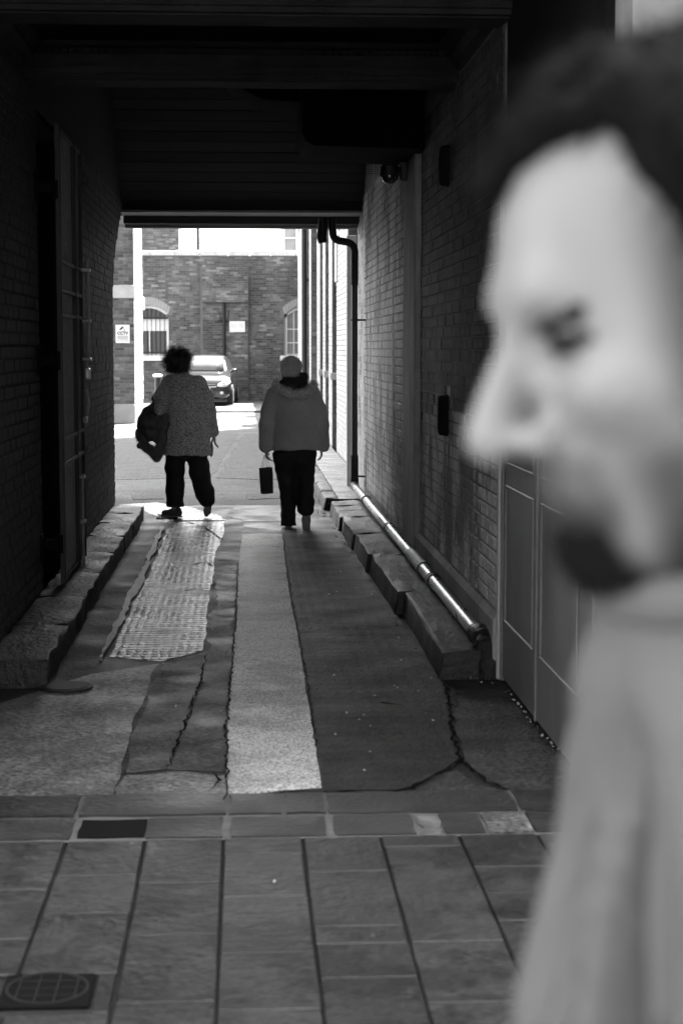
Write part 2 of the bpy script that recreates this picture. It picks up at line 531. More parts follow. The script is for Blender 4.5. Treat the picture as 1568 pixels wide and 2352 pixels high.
for ci in range(len(COLX) - 1):
    x0, x1 = COLX[ci], COLX[ci + 1]
    ys = [gp(560, y).y for y in ROWS[x0]] if x0 in ROWS else [YB]
    while ys[-1] > .45:
        ys.append(ys[-1] - rnd.choice([.28, .36, .45, .55, .65]))
    for k in range(len(ys) - 1):
        ya, yb = ys[k + 1], ys[k]
        g = .0042
        if x0 in (-.892, -.620) and ya < COVER[3] and yb > COVER[2] + .05 and k == 3:
            continue                                       # the access cover sits here
        b = MB()
        dz = rnd.uniform(-.0025, .002)
        b.bbox(x0 + g + rnd.uniform(-.002, .002), x1 - g + rnd.uniform(-.002, .002), ya + g * .6, yb - g * .6, -.03, dz, .004)
        b.build('slab', M['slab'], pavement)
# infill of stone around the access cover
cx0, cx1, cy0, cy1 = COVER
ya, yb = gp(560, 2318).y, gp(560, 2228).y
for (x0, x1, a, c) in ((cx1 + .008, -.355, ya + .004, yb - .004),):
    b = MB(); b.bbox(x0, x1, a, c, -.03, -.001, .004); b.build('slab', M['slab'], pavement)
# two rows of worn threshold stones
def stones(ytop, ybot, cuts, m, top, seed):
    rr = random.Random(seed)
    ya, yb = gp(560, ybot).y, gp(560, ytop).y
    for a, c in cuts:
        xa, xb = gp(a, (ytop + ybot) / 2).x, gp(c, (ytop + ybot) / 2).x
        poly = jitter_poly([Vector((xa, ya + .006, 0)), Vector((xb, ya + .006, 0)), Vector((xb, yb - .006, 0)), Vector((xa, yb - .006, 0))], .07, .006, rr.random())
        b = MB(); b.prism([(p.x, p.y) for p in poly], -.03, top + rr.uniform(-.003, .003), 'z')
        b.build('threshold_stone', m, pavement)
lime_y = sheet('mortar_bed', -3, 3, gp(560, 1925).y + .001, gp(560, 1820).y, -.006, M['lime'], pavement)
stones(1822, 1870, [(-330, -10), (-4, 180), (192, 519), (527, 644), (656, 745), (752, 1180), (1192, 1330), (1340, 1700)], M['threshold'], .002, 5)
stones(1874, 1921, [(-330, -70), (-60, 168), (340, 512), (532, 746), (770, 950), (1018, 1108), (1225, 1400), (1410, 1700)], M['threshold'], .001, 8)
stones(1876, 1918, [(186, 336)], M['matt_black'], .000, 9)
patch('threshold_stone', [(955, 1876), (1002, 1874), (1012, 1890), (1010, 1919), (968, 1918), (975, 1902)], .001, M['pale_patch'], pavement, 10, .02, .006)
stones(1874, 1921, [(1114, 1218)], M['grey_conc'], .001, 11)

# ================================================================== brick helper
def brick_mesh(name, L, D, H, tone):
    b = MB()
    b.bbox(-L / 2, L / 2, -D, D, -H / 2, H / 2, .005, tone)
    return b.mesh(name)


def lay_bricks(parent, o, ang, U, Z, m, ok=None, L=.225, H=.075, joint=.010, proud=.006, depth=.02, nmax=300, key=None, seed=1, pale=0.08, level=0):
    """stretcher bond on a vertical face. o: point on the face, ang: direction of the course, front is the left-hand normal turned -90 deg"""
    rr = random.Random(seed)
    u = Vector((math.cos(ang), math.sin(ang), 0))
    n = Vector((math.sin(ang), -math.cos(ang), 0))
    items = []
    row = 0
    z = Z[0] + H / 2
    while z + H / 2 <= Z[1] + .02:
        s = U[0] - (L / 2 if row % 2 else 0)
        while s < U[1] - .02:
            a, c = max(s, U[0]) + joint / 2, min(s + L, U[1]) - joint / 2
            s += L
            if c - a < .03: continue
            um = (a + c) / 2
            if ok and not (ok(a, z) and ok(c, z)):
                # try a closer brick
                if ok(a, z) and ok(um, z): c = um
                elif ok(um, z) and ok(c, z): a = um
                else: continue
                um = (a + c) / 2
            t = rr.betavariate(2, 3)
            if rr.random() < pale: t = rr.uniform(.8, 1.5)
            items.append((um, z, c - a, t, rr.uniform(-.002, .002)))
        row += 1
        z += H
    if key: items.sort(key=lambda q: key(q[0], q[1]))
    else: rr.shuffle(items)
    variants = {}
    rest = MB()
    for i, (um, zz, ln, t, dp_) in enumerate(items):
        P = Vector(o) + u * um + n * (proud + dp_ - depth)
        if i < nmax:
            q = round(t * 6) / 6
            if q not in variants:
                variants[q] = brick_mesh('brick', L - joint, depth, H - joint, q)
                variants[q].materials.append(m)
            ob = bpy.data.objects.new('brick', variants[q])
            COL.objects.link(ob)
            ob.parent = parent
            ob.location = (P.x, P.y, zz)
            ob.rotation_euler = (0, 0, ang)
            ob.scale = (ln / (L - joint), 1, 1)
        else:
            h2 = (H - joint) / 2
            hl = ln / 2
            # only the five visible faces
            A = [P - u * hl - n * depth, P + u * hl - n * depth, P + u * hl + n * depth, P - u * hl + n * depth]
            vs = [(p.x, p.y, zz - h2) for p in A] + [(p.x, p.y, zz + h2) for p in A]
            rest.add(vs, [(0, 1, 2, 3), (4, 7, 6, 5), (2, 6, 7, 3), (1, 5, 6, 2), (0, 3, 7, 4)], t)
    if rest.v:
        tag(rest.build('brickwork', m, parent), kind='stuff')
    return len(items)


# ================================================================== PASSAGE BUILDING
building = tag(empty('passage_building', (0, 6.3, 0)), 'dark building with the covered passage running under it', 'building')


def bpart(mbv, name, m, smooth=False, parent=None):
    o = mbv.build(name, m, None, smooth)
    o.parent = parent or building
    if o.parent == building:
        o.matrix_parent_inverse = Matrix.Translation((0, -6.3, 0))
    return o


XR, XL = 1.31, -1.31
YE = 20.1                                          # exit of the passage
# mass of the building left and right of the passage and above it
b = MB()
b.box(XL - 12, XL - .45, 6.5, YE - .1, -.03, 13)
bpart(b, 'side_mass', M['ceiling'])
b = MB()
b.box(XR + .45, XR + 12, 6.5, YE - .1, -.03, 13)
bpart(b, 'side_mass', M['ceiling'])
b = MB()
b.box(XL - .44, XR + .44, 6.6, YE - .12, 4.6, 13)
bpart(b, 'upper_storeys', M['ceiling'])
# street front
b = MB()
b.box(XL - 12, XL - .18, 6.2, 6.49, -.03, 13)
b.box(XL - .178, XR + .06, 6.2, 6.49, 3.62, 13)
bpart(b, 'street_front', M['facade'])
b = MB()
b.box(XR + .062, XR + 12, 6.2, 6.49, -.03, 13)
fr = bpart(b, 'street_front', M['facade'])
# pilaster on the street front and its base
b = MB()
b.bbox(XR + .33, XR + .95, 6.08, 6.198, -.02, 3.4, .01)
b.bbox(XR + .29, XR + 1.0, 6.04, 6.197, -.02, .42, .02)
bpart(b, 'pilaster', M['facade'])
# ceiling of the front bay
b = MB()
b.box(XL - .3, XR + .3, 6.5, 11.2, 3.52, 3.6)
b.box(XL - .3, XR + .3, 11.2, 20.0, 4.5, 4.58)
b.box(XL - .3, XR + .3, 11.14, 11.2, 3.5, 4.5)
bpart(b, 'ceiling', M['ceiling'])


def beam(y0, y1):
    """plaster beam with stepped mouldings on its front and a dentil course"""
    b = MB()
    w = XR - XL + .02
    # core
    b.box(XL - .01, XR + .01, y0, y1, 3.32, 3.53)
    # stepped front mouldings (profile in y,z)
    prof = [(y0 - .003, 3.345), (y0 - .02, 3.35), (y0 - .03, 3.37), (y0 - .03, 3.385), (y0 - .05, 3.40), (y0 - .065, 3.425), (y0 - .07, 3.445),
            (y0 - .07, 3.455), (y0 - .003, 3.455)]
    b.prism(prof, XL - .005, XR + .005, 'x')
    b.prism([(y0 - .003, 3.495), (y0 - .10, 3.495), (y0 - .13, 3.515), (y0 - .13, 3.525), (y0 - .003, 3.525)], XL - .005, XR + .005, 'x')
    # soffit panel line
    b.box(XL, XR, y0 + .05, y1 - .05, 3.312, 3.322)
    ob = bpart(b, 'beam', M['plasterwork'])
    d = MB()
    x = XL + .02
    while x < XR - .03:
        d.box(x, x + .028, y0 - .055, y0 - .001, 3.462, 3.488)
        x += .045
    dd = d.build('dentil_course', M['plasterwork'], ob)
    dd.matrix_parent_inverse = ob.matrix_parent_inverse
    dd.matrix_parent_inverse = Matrix.Identity(4)
    return ob


beam(8.62, 9.0)
beam(10.74, 11.12)
# cornice along the right wall between the beams and in front of the first
for (ya, yb) in ((6.5, 8.50), (9.002, 10.6)):
    for s, X in ((-1, XR), (1, XL)):
        b = MB()
        b.prism([(X, 3.36), (X + s * .03, 3.365), (X + s * .04, 3.40), (X + s * .08, 3.43), (X + s * .085, 3.46), (X + s * .13, 3.50), (X + s * .135, 3.519), (X, 3.519)], ya, yb, 'y')
        bpart(b, 'cornice', M['plasterwork'])
# sloping bulkhead of painted boards above the exit
A0, A1 = Vector((0, 19.35, 3.20)), Vector((0, 17.75, 4.5))
nb = 14
bul = empty('boarded_bulkhead'); bul.parent = building; bul.matrix_parent_inverse = Matrix.Translation((0, -6.3, 0))
dn = (A1 - A0).cross(Vector((1, 0, 0))).normalized()
if dn.y > 0: dn = -dn
for k in range(nb):
    p = A0 + (A1 - A0) * ((k + .02) / nb)
    q = A0 + (A1 - A0) * ((k + .96) / nb)
    off = dn * random.uniform(-.003, .003)
    b = MB()
    c = [(p + off), (q + off), (q + off - dn * .03), (p + off - dn * .03)]
    b.prism([(v.y, v.z) for v in c], XL - .02, XR + .02, 'x')
    b.build('board', M['board'], bul)
b = MB()
c = [A0 - dn * .035, A1 - dn * .035, Vector((0, 19.9, 4.5)), Vector((0, 19.9, 3.3))]
b.prism([(v.y, v.z) for v in c], XL - .02, XR + .02, 'x')
b.build('backing', M['ceiling'], bul)
# lintel over the exit: pale boarded soffit between two edge beams
lin = empty('exit_lintel'); lin.parent = building; lin.matrix_parent_inverse = Matrix.Translation((0, -6.3, 0))
for k in range(5):
    b = MB()
    y0 = 19.22 + k * .11
    b.bbox(XL - .02, XR + .02, y0 + .003, y0 + .107, 3.172, 3.198, .004)
    b.build('soffit_board', M['lintel'], lin)
b = MB(); b.bbox(XL - .02, XR + .02, 19.78, 19.98, 3.09, 3.3, .008); b.build('edge_beam', M['board'], lin)
b = MB(); b.bbox(XL - .02, XR + .02, 19.99, YE + .02, 3.055, 3.3, .008); b.build('edge_beam', M['lintel'], lin)
b = MB(); b.box(XL - .4, XR + .4, 19.985, YE, 3.31, 4.59); bpart(b, 'rear_wall_panel', M['ceiling'])
b = MB(); b.box(XL - 12, XL - .44, YE - .09, YE + .15, -.03, 12.9); b.box(XR + .44, XR + 12, YE - .09, YE + .15, -.03, 12.9); b.box(XL - .439, XR + .439, YE + .001, YE + .15, 3.32, 12.9)
bpart(b, 'rear_front', M['brick'])
# hanging black duct and its cage by the right wall
duct = tag(empty('ventilation_duct', (.87, 13.5, 3.1)), 'black box duct hanging from the ceiling beside the right wall', 'duct')
duct_inv = Matrix.Translation((-.87, -13.5, -3.1))
b = MB()
pl = dp(683, 300, 13.6).x
zb = 3.14
b.prism([(pl, 4.49), (pl, zb + .10), (pl + .03, zb + .03), (pl + .09, zb), (XR - .01, zb - .02), (XR - .01, 4.49)], 12.6, 13.7, 'y')
o = b.build('duct_box', M['duct'], duct); o.matrix_parent_inverse = duct_inv
b = MB()
p0, p1, p2 = dp(520, 205, 13.4), dp(600, 250, 13.4), dp(690, 256, 13.4)
b.prism([(p0.x, p0.z), (p1.x, p1.z), (p2.x, p2.z), (p2.x, 4.49), (p0.x, 4.49)], 12.9, 13.5, 'y')
o = b.build('side_branch', M['duct'], duct); o.matrix_parent_inverse = duct_inv
b = MB()
for k in range(14):
    x = .98 + k * .022
    b.box(x, x + .003, 13.702, 13.706, 3.05, 3.2)
for k in range(9):
    z = 3.05 + k * .018
    b.box(.96, 1.3, 13.707, 13.711, z, z + .003)
o = b.build('wire_netting', M['iron_dull'], duct); o.matrix_parent_inverse = duct_inv

# ================================================================== RIGHT WALL
wr = empty('painted_brick_wall', (XR, 14, 0))
tag(wr, 'pale painted brick wall along the right side of the passage', 'wall')
inv_wr = Matrix.Translation((-XR, -14, 0))


def wpart(mbv, name, m, parent, inv):
    o = mbv.build(name, m, parent)
    o.matrix_parent_inverse = inv
    return o


b = MB()
b.box(XR + .004, XR + .44, 8.82, YE - .1, -.03, 4.49)
wpart(b, 'mortar_face', M['plaster'], wr, inv_wr)


def fix_children(parent, inv):
    for ch in parent.children:
        if tuple(ch.matrix_parent_inverse.translation) == (0, 0, 0):
            ch.matrix_parent_inverse = inv


def dado(u, z):
    # ragged line between the paler lower paint and the sooty bricks above
    return z < 1.30 + .10 * math.sin(u * 2.1) + .05 * math.sin(u * 9 + 1)


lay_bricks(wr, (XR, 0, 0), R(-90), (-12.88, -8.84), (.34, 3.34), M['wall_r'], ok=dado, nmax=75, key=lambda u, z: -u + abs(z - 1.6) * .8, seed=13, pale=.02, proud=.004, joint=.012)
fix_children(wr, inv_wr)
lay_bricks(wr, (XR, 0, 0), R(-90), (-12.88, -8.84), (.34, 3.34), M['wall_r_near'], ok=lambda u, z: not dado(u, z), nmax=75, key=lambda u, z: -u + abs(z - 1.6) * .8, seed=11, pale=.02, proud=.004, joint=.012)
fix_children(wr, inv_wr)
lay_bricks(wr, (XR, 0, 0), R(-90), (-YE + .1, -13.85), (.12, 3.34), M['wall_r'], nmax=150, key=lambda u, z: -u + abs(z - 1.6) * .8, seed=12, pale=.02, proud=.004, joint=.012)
fix_children(wr, inv_wr)
b = MB(); b.bbox(XR - .05, XR + .03, 12.9, 13.82, .0, 3.9, .012)
wpart(b, 'plaster_pier', M['plaster'], wr, inv_wr)
b = MB(); b.prism([(XR + .02, 0), (XR - .035, 0), (XR - .035, .30), (XR - .01, .335), (XR + .02, .335)], 8.83, 12.895, 'y')
wpart(b, 'plinth', M['plaster'], wr, inv_wr)
b = MB(); b.bbox(XR - .018, XR + .03, 8.795, 8.84, 0, 2.7, .004)
wpart(b, 'corner_bead', M['facade'], wr, inv_wr)
b = MB(); b.box(XR - .004, XR + .03, 18.9, YE - .102, 0, 3.05)
wpart(b, 'jamb', M['facade'], wr, inv_wr)
# steel angle at the exit corner
b = MB(); b.bbox(XR - .115, XR - .06, YE + .16, YE + .22, 0, 3.0, .004); b.bbox(XR - .06, XR - .002, YE + .162, YE + .19, 0, 3.0, .004)
st = b.build('steel_corner_guard', M['white']); tag(st, 'pale rust spotted steel corner guard beside the downpipe at the exit', 'guard')

# ---- double door near the street
door = tag(empty('double_door', (XR, 7.6, 0)), 'grey panelled double door in the right wall near the street', 'door')
inv_d = Matrix.Translation((-XR, -7.6, 0))


def dpart(mbv, name, m, parent=None):
    o = mbv.build(name, m, parent or door)
    if parent is None: o.matrix_parent_inverse = inv_d
    return o


b = MB(); b.box(XR + .03, XR + .44, 6.5, 8.81, -.03, 4.49); bpart(b, 'door_recess', M['ceiling'])
b = MB(); b.bbox(XR - .02, XR + .035, 6.36, 6.62, .0, 2.75, .006); b.bbox(XR - .005, XR + .035, 8.76, 8.794, 0, 2.75, .004); b.bbox(XR - .02, XR + .035, 6.625, 8.755, 2.5, 2.75, .006)
dpart(b, 'frame', M['door'])
for (ya, yb) in ((6.64, 7.70), (7.712, 8.75)):
    b = MB(); b.bbox(XR + .004, XR + .03, ya, yb, .02, 2.49, .004)
    leaf = dpart(b, 'leaf', M['door'])
    for (za, zb) in ((.32, 1.02), (1.12, 2.36)):
        m2 = MB()
        y0, y1 = ya + .10, yb - .10
        t = .016
        for (a0, a1, c0, c1) in ((y0, y1, za, za + t), (y0, y1, zb - t, zb), (y0, y0 + t, za + t, zb - t), (y1 - t, y1, za + t, zb - t)):
            m2.bbox(XR - .006, XR + .006, a0, a1, c0, c1, .004)
        m2.build('moulding', M['door'], leaf)
b = MB(); b.bbox(XR - .008, XR + .004, 7.69, 7.72, .02, 2.49, .003)
dpart(b, 'meeting_bar', M['door'])
b = MB(); b.box(XR + .002, XR + .034, 6.63, 8.75, 2.76, 3.5)
dpart(b, 'transom_panel', M['ceiling'])

# ---- oval boxes on the wall
def oval_box(z0, z1, y, label):
    o = empty('bulkhead_light', (XR, y, (z0 + z1) / 2))
    tag(o, label, 'wall light', 'oval boxes on the right wall')
    h = (z1 - z0) / 2
    poly = []
    for k in range(24):
        a = 2 * math.pi * k / 24
        yy = .062 * math.copysign(abs(math.cos(a)) ** .7, math.cos(a))
        zz = h * math.copysign(abs(math.sin(a)) ** .45, math.sin(a))
        poly.append((yy, zz))
    b = MB(); b.prism(poly, .0, -.02, 'x'); b.build('back_plate', M['matt_black'], o)
    b = MB(); n = len(poly)
    vs = []
    for t, s in ((-.02, .93), (-.05, .9), (-.062, .75), (-.066, .45)):
        vs += [(t, p[0] * s, p[1] * (1 - (1 - s) * .5)) for p in poly]
    fs = [(r * n + k, r * n + (k + 1) % n, (r + 1) * n + (k + 1) % n, (r + 1) * n + k) for r in range(3) for k in range(n)]
    fs.append(tuple(3 * n + k for k in range(n)))
    b.add(vs, fs); ob = b.build('cover', M['matt_black'], o, True)
    return o


oval_box(xp(1030, 1003, XR).z, xp(1030, 906, XR).z, 11.15, 'black rounded box low on the right wall, level with the nose')
oval_box(xp(1030, 430, XR).z, xp(1030, 335, XR).z, 11.15, 'black rounded box high on the right wall under the cornice')

# ---- dome camera
dc = tag(empty('dome_camera', (XR - .05, 13.55, 3.0)), 'dark dome camera high on the right wall below the duct', 'camera')
b = MB(); b.bbox(-.05, .0, -.05, .05, -.02, .14, .01); b.tube([(-.03, 0, .07), (-.13, 0, .07)], .022, 10); b.build('bracket', M['iron_dull'], dc)
b = MB(); b.tube([(-.13, 0, .11), (-.13, 0, .09), (-.13, 0, .02)], [.05, .072, .078], 20); b.build('housing', M['iron_dull'], dc, False)
b = MB(); b.ball((-.13, 0, .02), (.066, .066, .062), 20, 12); b.build('dome', M['glass'], dc, True)

# ---- downpipe and the pipe along the kerb
pipe = tag(empty('downpipe', (1.2, 18.7, 0)), 'black downpipe with swan neck running into a pale pipe along the kerb', 'pipe')
inv_p = Matrix.Translation((-1.2, -18.7, 0))


def ppart(mbv, name, m, smooth=True):
    o = mbv.build(name, m, pipe)
    o.matrix_parent_inverse = inv_p
    if smooth: auto_smooth(o, 50)
    return o


YP = 18.75
xv = dp(814, 800, YP).x


def arc(pts, n=6):
    """round off a polyline by Catmull-Rom"""
    P = [Vector(p) for p in pts]
    P = [P[0] * 2 - P[1]] + P + [P[-1] * 2 - P[-2]]
    out = []
    for i in range(1, len(P) - 2):
        for k in range(n):
            t = k / n
            a, b_, c, d = P[i - 1], P[i], P[i + 1], P[i + 2]
            out.append(.5 * ((2 * b_) + (c - a) * t + (2 * a - 5 * b_ + 4 * c - d) * t * t + (3 * b_ - a - 3 * c + d) * t ** 3))
    out.append(P[-2])
    return out


sw = [dp(762, 500, YP), dp(763, 522, YP), dp(766, 543, YP), dp(776, 552, YP), dp(796, 556, YP), dp(808, 562, YP), dp(814, 576, YP), dp(814, 600, YP), dp(814, 655, YP)]
b = MB(); b.tube(arc(sw), .040, 14); ppart(b, 'swan_neck', M['iron_dull'])
b = MB(); b.tube([dp(741, 500, YP), dp(741, 520, YP), dp(738, 545, YP), dp(741, 558, YP)], [.05, .052, .055, .045], 14); ppart(b, 'pipe_stub', M['iron_dull'])
b = MB(); b.tube([(xv, YP, dp(814, 650, YP).z), (xv, YP, .52)], .032, 14); ppart(b, 'pipe_length', M['iron'])
b = MB(); b.tube([(xv, YP, .55), (xv, YP, .22)], .043, 14); ppart(b, 'pipe_shoe', M['iron_dull'])
for py in (735, 1094):
    z = dp(814, py, YP).z
    b = MB(); b.tube([(xv, YP, z - .012), (xv, YP, z + .012)], .042, 14); b.box(xv, XR + .0, YP - .012, YP + .012, z - .010, z + .010)
    ppart(b, 'bracket', M['iron'], False)
PZ = .185
Pn = gp(1097, 1455, PZ)
Pf = Vector((xv, YP - .05, PZ + .03))
line = [Pf + (Pn - Pf) * t for t in (0, .25, .5, .75, 1)]
b = MB(); b.tube(line, .040, 16); ppart(b, 'pale_pipe', M['silver'])
b = MB(); b.tube(arc([(xv, YP, .3), (xv, YP, .24), (xv, YP - .06, PZ + .04), (xv + .003, YP - .16, PZ + .026)]), .046, 14); ppart(b, 'elbow', M['iron_dull'])
for t in (.17, .44, .78):
    c = Pf + (Pn - Pf) * t
    d = (Pn - Pf).normalized() * .05
    b = MB()
    rs = [.044 + .006 * random.random() for _ in range(7)]
    b.tube([c - d + d * 2 * k / 6 + Vector((0, 0, random.uniform(-.003, .003))) for k in range(7)], rs, 12)
    ppart(b, 'joint_wrap', M['tape'])
c0 = Pf + (Pn - Pf) * .63
c1 = Pf + (Pn - Pf) * .72
b = MB(); b.tube([c0 + (c1 - c0) * (k / 8) for k in range(9)], [.043 + .009 * random.random() for _ in range(9)], 12); ppart(b, 'joint_wrap', M['tape'])
d = (Pn - Pf).normalized()
e0 = Pn - d * .04
e = [e0, Pn + d * .06, Pn + d * .15 + Vector((.015, 0, -.01)), Pn + d * .23 + Vector((.02, 0, -.05)), Pn + d * .27 + Vector((.02, 0, -.12)), Pn + d * .28 + Vector((.02, 0, -.19))]
pts = arc(e, 4)
b = MB(); b.tube([p + Vector((random.uniform(-.004, .004), 0, random.uniform(-.004, .004))) for p in pts], [.050 + .012 * random.random() for _ in pts], 14); ppart(b, 'wrapped_elbow', M['tape'])

# ---- worn kerb stones on the right
def rough_stone(x0, x1, y0, y1, z1, seed, r=.03, taper=.02):
    rr = random.Random(seed)
    bm = bmesh.new()
    bmesh.ops.create_cube(bm, size=2)
    h = Vector(((x1 - x0) / 2, (y1 - y0) / 2, (z1 + .03) / 2))
    c = Vector(((x1 + x0) / 2, (y1 + y0) / 2, (z1 - .03) / 2))
    for v in bm.verts:
        v.co = Vector((v.co.x * h.x, v.co.y * h.y, v.co.z * h.z)) + c
        if v.co.z > 0 and v.co.x < c.x: v.co.x += taper
    bmesh.ops.bevel(bm, geom=bm.edges[:], offset=r, segments=2, affect='EDGES', profile=.6)
    cuts = [e for e in bm.edges if e.calc_length() > .16]
    bmesh.ops.subdivide_edges(bm, edges=cuts, cuts=4, use_grid_fill=True)
    for v in bm.verts:
        p = v.co
        v.co += Vector((math.sin(p.y * 13 + seed) * .008 + rr.uniform(-.006, .006), rr.uniform(-.005, .005), math.sin(p.y * 9 + p.x * 17 + seed * 2) * .006 + rr.uniform(-.004, .004)))
    me = bpy.data.meshes.new('kerb_stone')
    bm.to_mesh(me); bm.free()
    return me


kerb = tag(empty('kerb', (1.15, 13, 0)), kind='structure')
inv_k = Matrix.Translation((-1.15, -13, 0))
ky = [8.86, 11.1, 13.2, 14.7, 15.6, 16.25, 16.85, 17.4, 17.95]
for i in range(len(ky) - 1):
    ya, yb = ky[i] + .002, ky[i + 1] - .002
    t = ((ya + yb) / 2 - 8.8) / 9.2
    x0 = 1.03 - .17 * t + random.uniform(-.012, .012)
    me = rough_stone(x0, XR - .04, ya, yb, .140 - .015 * t + random.uniform(-.004, .004), i + 1, .016)
    o = link('kerb_stone', me, M['kerbstone'], kerb); o.matrix_parent_inverse = inv_k; auto_smooth(o, 45)
kerb_yard = tag(empty('yard_kerb', (.95, 19, 0)), kind='structure')
ky = [18.35, 19.3, 20.6, 22, 23.5, 25.2, 27, 29, 31, 33.5, 36]
for i in range(len(ky) - 1):
    me = rough_stone(.83, 1.0, ky[i] + .008, ky[i + 1] - .008, .12, 40 + i, .025)
    o = link('kerb_stone', me, M['kerbstone'], kerb_yard); o.matrix_parent_inverse = Matrix.Translation((-.95, -19, 0)); auto_smooth(o, 45)
b = MB(); b.box(1.005, 1.42, 18.5, 38, -.03, .10)
tag(b.build('yard_footway', M['grey_conc']), kind='structure')

# ================================================================== LEFT WALL with gate
wl = tag(empty('sooty_brick_wall', (XL, 13, 0)), 'dark sooty brick wall with a doorway along the left side of the passage', 'wall')
inv_l = Matrix.Translation((-XL, -13, 0))
D0, D1, DT = 11.35, 13.3, 3.22
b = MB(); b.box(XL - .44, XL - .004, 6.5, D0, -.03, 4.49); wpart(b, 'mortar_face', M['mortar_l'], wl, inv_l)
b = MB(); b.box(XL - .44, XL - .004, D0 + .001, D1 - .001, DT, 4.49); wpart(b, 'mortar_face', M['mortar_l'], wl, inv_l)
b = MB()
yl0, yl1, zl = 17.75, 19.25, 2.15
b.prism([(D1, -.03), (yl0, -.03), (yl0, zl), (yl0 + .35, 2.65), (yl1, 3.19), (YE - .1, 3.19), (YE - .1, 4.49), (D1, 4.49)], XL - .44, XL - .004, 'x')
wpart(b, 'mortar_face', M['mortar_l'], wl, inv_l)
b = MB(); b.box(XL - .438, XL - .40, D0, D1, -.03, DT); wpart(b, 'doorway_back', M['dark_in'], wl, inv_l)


def ok_l(u, z):
    y = u
    if D0 < y < D1 and z < DT: return False
    if y > yl0 + .01:
        lim = zl + (y - yl0) * (.5 / .35) if y < yl0 + .35 else 2.65 + (y - yl0 - .35) * (.54 / 1.15)
        if z < lim + .03: return False
    return True


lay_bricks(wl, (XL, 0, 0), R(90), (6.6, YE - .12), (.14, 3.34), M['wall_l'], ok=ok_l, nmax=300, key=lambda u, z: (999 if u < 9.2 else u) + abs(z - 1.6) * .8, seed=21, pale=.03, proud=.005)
fix_children(wl, inv_l)
# left kerb: long worn stones with a concrete face
lk = tag(empty('left_kerb', (-1.15, 13, 0)), kind='structure')
ky = [8.75, 9.9, 11.0, 12.2, 13.4, 14.6, 15.7, 16.6, 17.45]
for i in range(len(ky) - 1):
    me = rough_stone(XL + .002, -1.0 + random.uniform(-.008, .008), ky[i] + .001, ky[i + 1] - .001, .135, 70 + i, .012, -.0)
    o = link('kerb_stone', me, M['kerbstone'], lk); o.matrix_parent_inverse = Matrix.Translation((1.15, -13, 0)); auto_smooth(o, 45)

# ---- gate
gate = tag(empty('iron_gate', (-1.2, 12.2, .14)), 'tall black iron bar gate standing before the doorway on the left', 'gate')
inv_g = Matrix.Translation((1.2, -12.2, -.14))
XG = -1.19


def gpart(mbv, name, m=None, smooth=False):
    o = mbv.build(name, m or M['iron_gate'], gate)
    o.matrix_parent_inverse = inv_g
    if smooth: auto_smooth(o, 50)
    return o


G0, G1, GT = 11.48, 12.98, 3.14
for (y, w) in ((G0, .03), (12.47, .016), (G1, .03)):
    b = MB(); b.bbox(XG - .018, XG + .018, y - w / 2, y + w / 2, .16, GT, .003); gpart(b, 'stile', M['iron_dull'])
for z in (.175, .935, 1.10, 1.92, 2.08, 2.27, GT - .02):
    b = MB(); b.bbox(XG - .008, XG + .012, G0 + .016, 12.461, z - .014, z + .014, .003); gpart(b, 'rail', M['iron_dull'])
    b = MB(); b.bbox(XG - .008, XG + .012, 12.479, G1 - .016, z - .014, z + .014, .003); gpart(b, 'rail', M['iron_dull'])
nb = 9
for k in range(1, nb):
    y = G0 + (12.47 - G0) * k / nb
    b = MB(); b.tube([(XG - .012, y, .165), (XG - .012, y, GT - .02)], .011, 8); gpart(b, 'bar', None, True)
for k in range(1, 5):
    y = 12.47 + (G1 - 12.47) * k / 5
    b = MB(); b.tube([(XG - .012, y, .165), (XG - .012, y, GT - .02)], .011, 8); gpart(b, 'bar', None, True)
for z in (.42, 1.62, 2.72):
    b = MB(); b.bbox(XL + .001, XG - .019, G0 - .12, G0 + .012, z - .03, z + .03, .006); b.tube([(XG - .012, G0 - .03, z - .06), (XG - .012, G0 - .03, z + .06)], .016, 10); gpart(b, 'hinge', M['matt_black'])
    b = MB(); b.bbox(XL + .001, XL + .018, G0 - .32, G0 - .19, z - .09, z + .09, .004)
    gpart(b, 'fixing_plate', M['matt_black'])
    for dz in (-.05, .05):
        b = MB()
        b.ball((XL + .02, G0 - .255, z + dz), .012, 8, 6)
        gpart(b, 'bolt_head', M['matt_black'])
# long upright handle bar with its two stays, padlock and lower drop bolt
b = MB(); b.tube([(XG + .055, 12.98, 1.62), (XG + .055, 12.98, 2.36)], .012, 8); gpart(b, 'drop_bar', None, True)
for z in (2.27, 1.90, 1.62):
    b = MB(); b.bbox(XG + .014, XG + .075, 12.90, 13.0, z - .010, z + .010, .003); gpart(b, 'bar_keeper')
b = MB(); b.bbox(XG + .025, XG + .06, 12.96, 13.03, 1.47, 1.555, .008); gpart(b, 'padlock', M['silver'])
b = MB(); b.tube(arc([(XG + .042, 12.975, 1.55), (XG + .042, 12.975, 1.60), (XG + .042, 12.995, 1.615), (XG + .042, 13.015, 1.60), (XG + .042, 13.015, 1.55)]), .006, 8); gpart(b, 'shackle', M['silver'], True)
b = MB(); b.bbox(XG + .013, XG + .04, 12.86, 13.0, 1.15, 1.2, .008); b.tube([(XG + .03, 12.97, 1.2), (XG + .045, 12.99, 1.3), (XG + .03, 12.97, 1.4)], .014, 10); gpart(b, 'latch_handle')
b = MB(); b.tube([(XG + .03, 12.60, .14), (XG + .03, 12.60, .80)], .011, 8); gpart(b, 'drop_bolt', None, True)
for z in (.46, .78):
    b = MB(); b.bbox(XG + .013, XG + .05, 12.5, 12.64, z - .012, z + .012, .003); gpart(b, 'bolt_keeper')

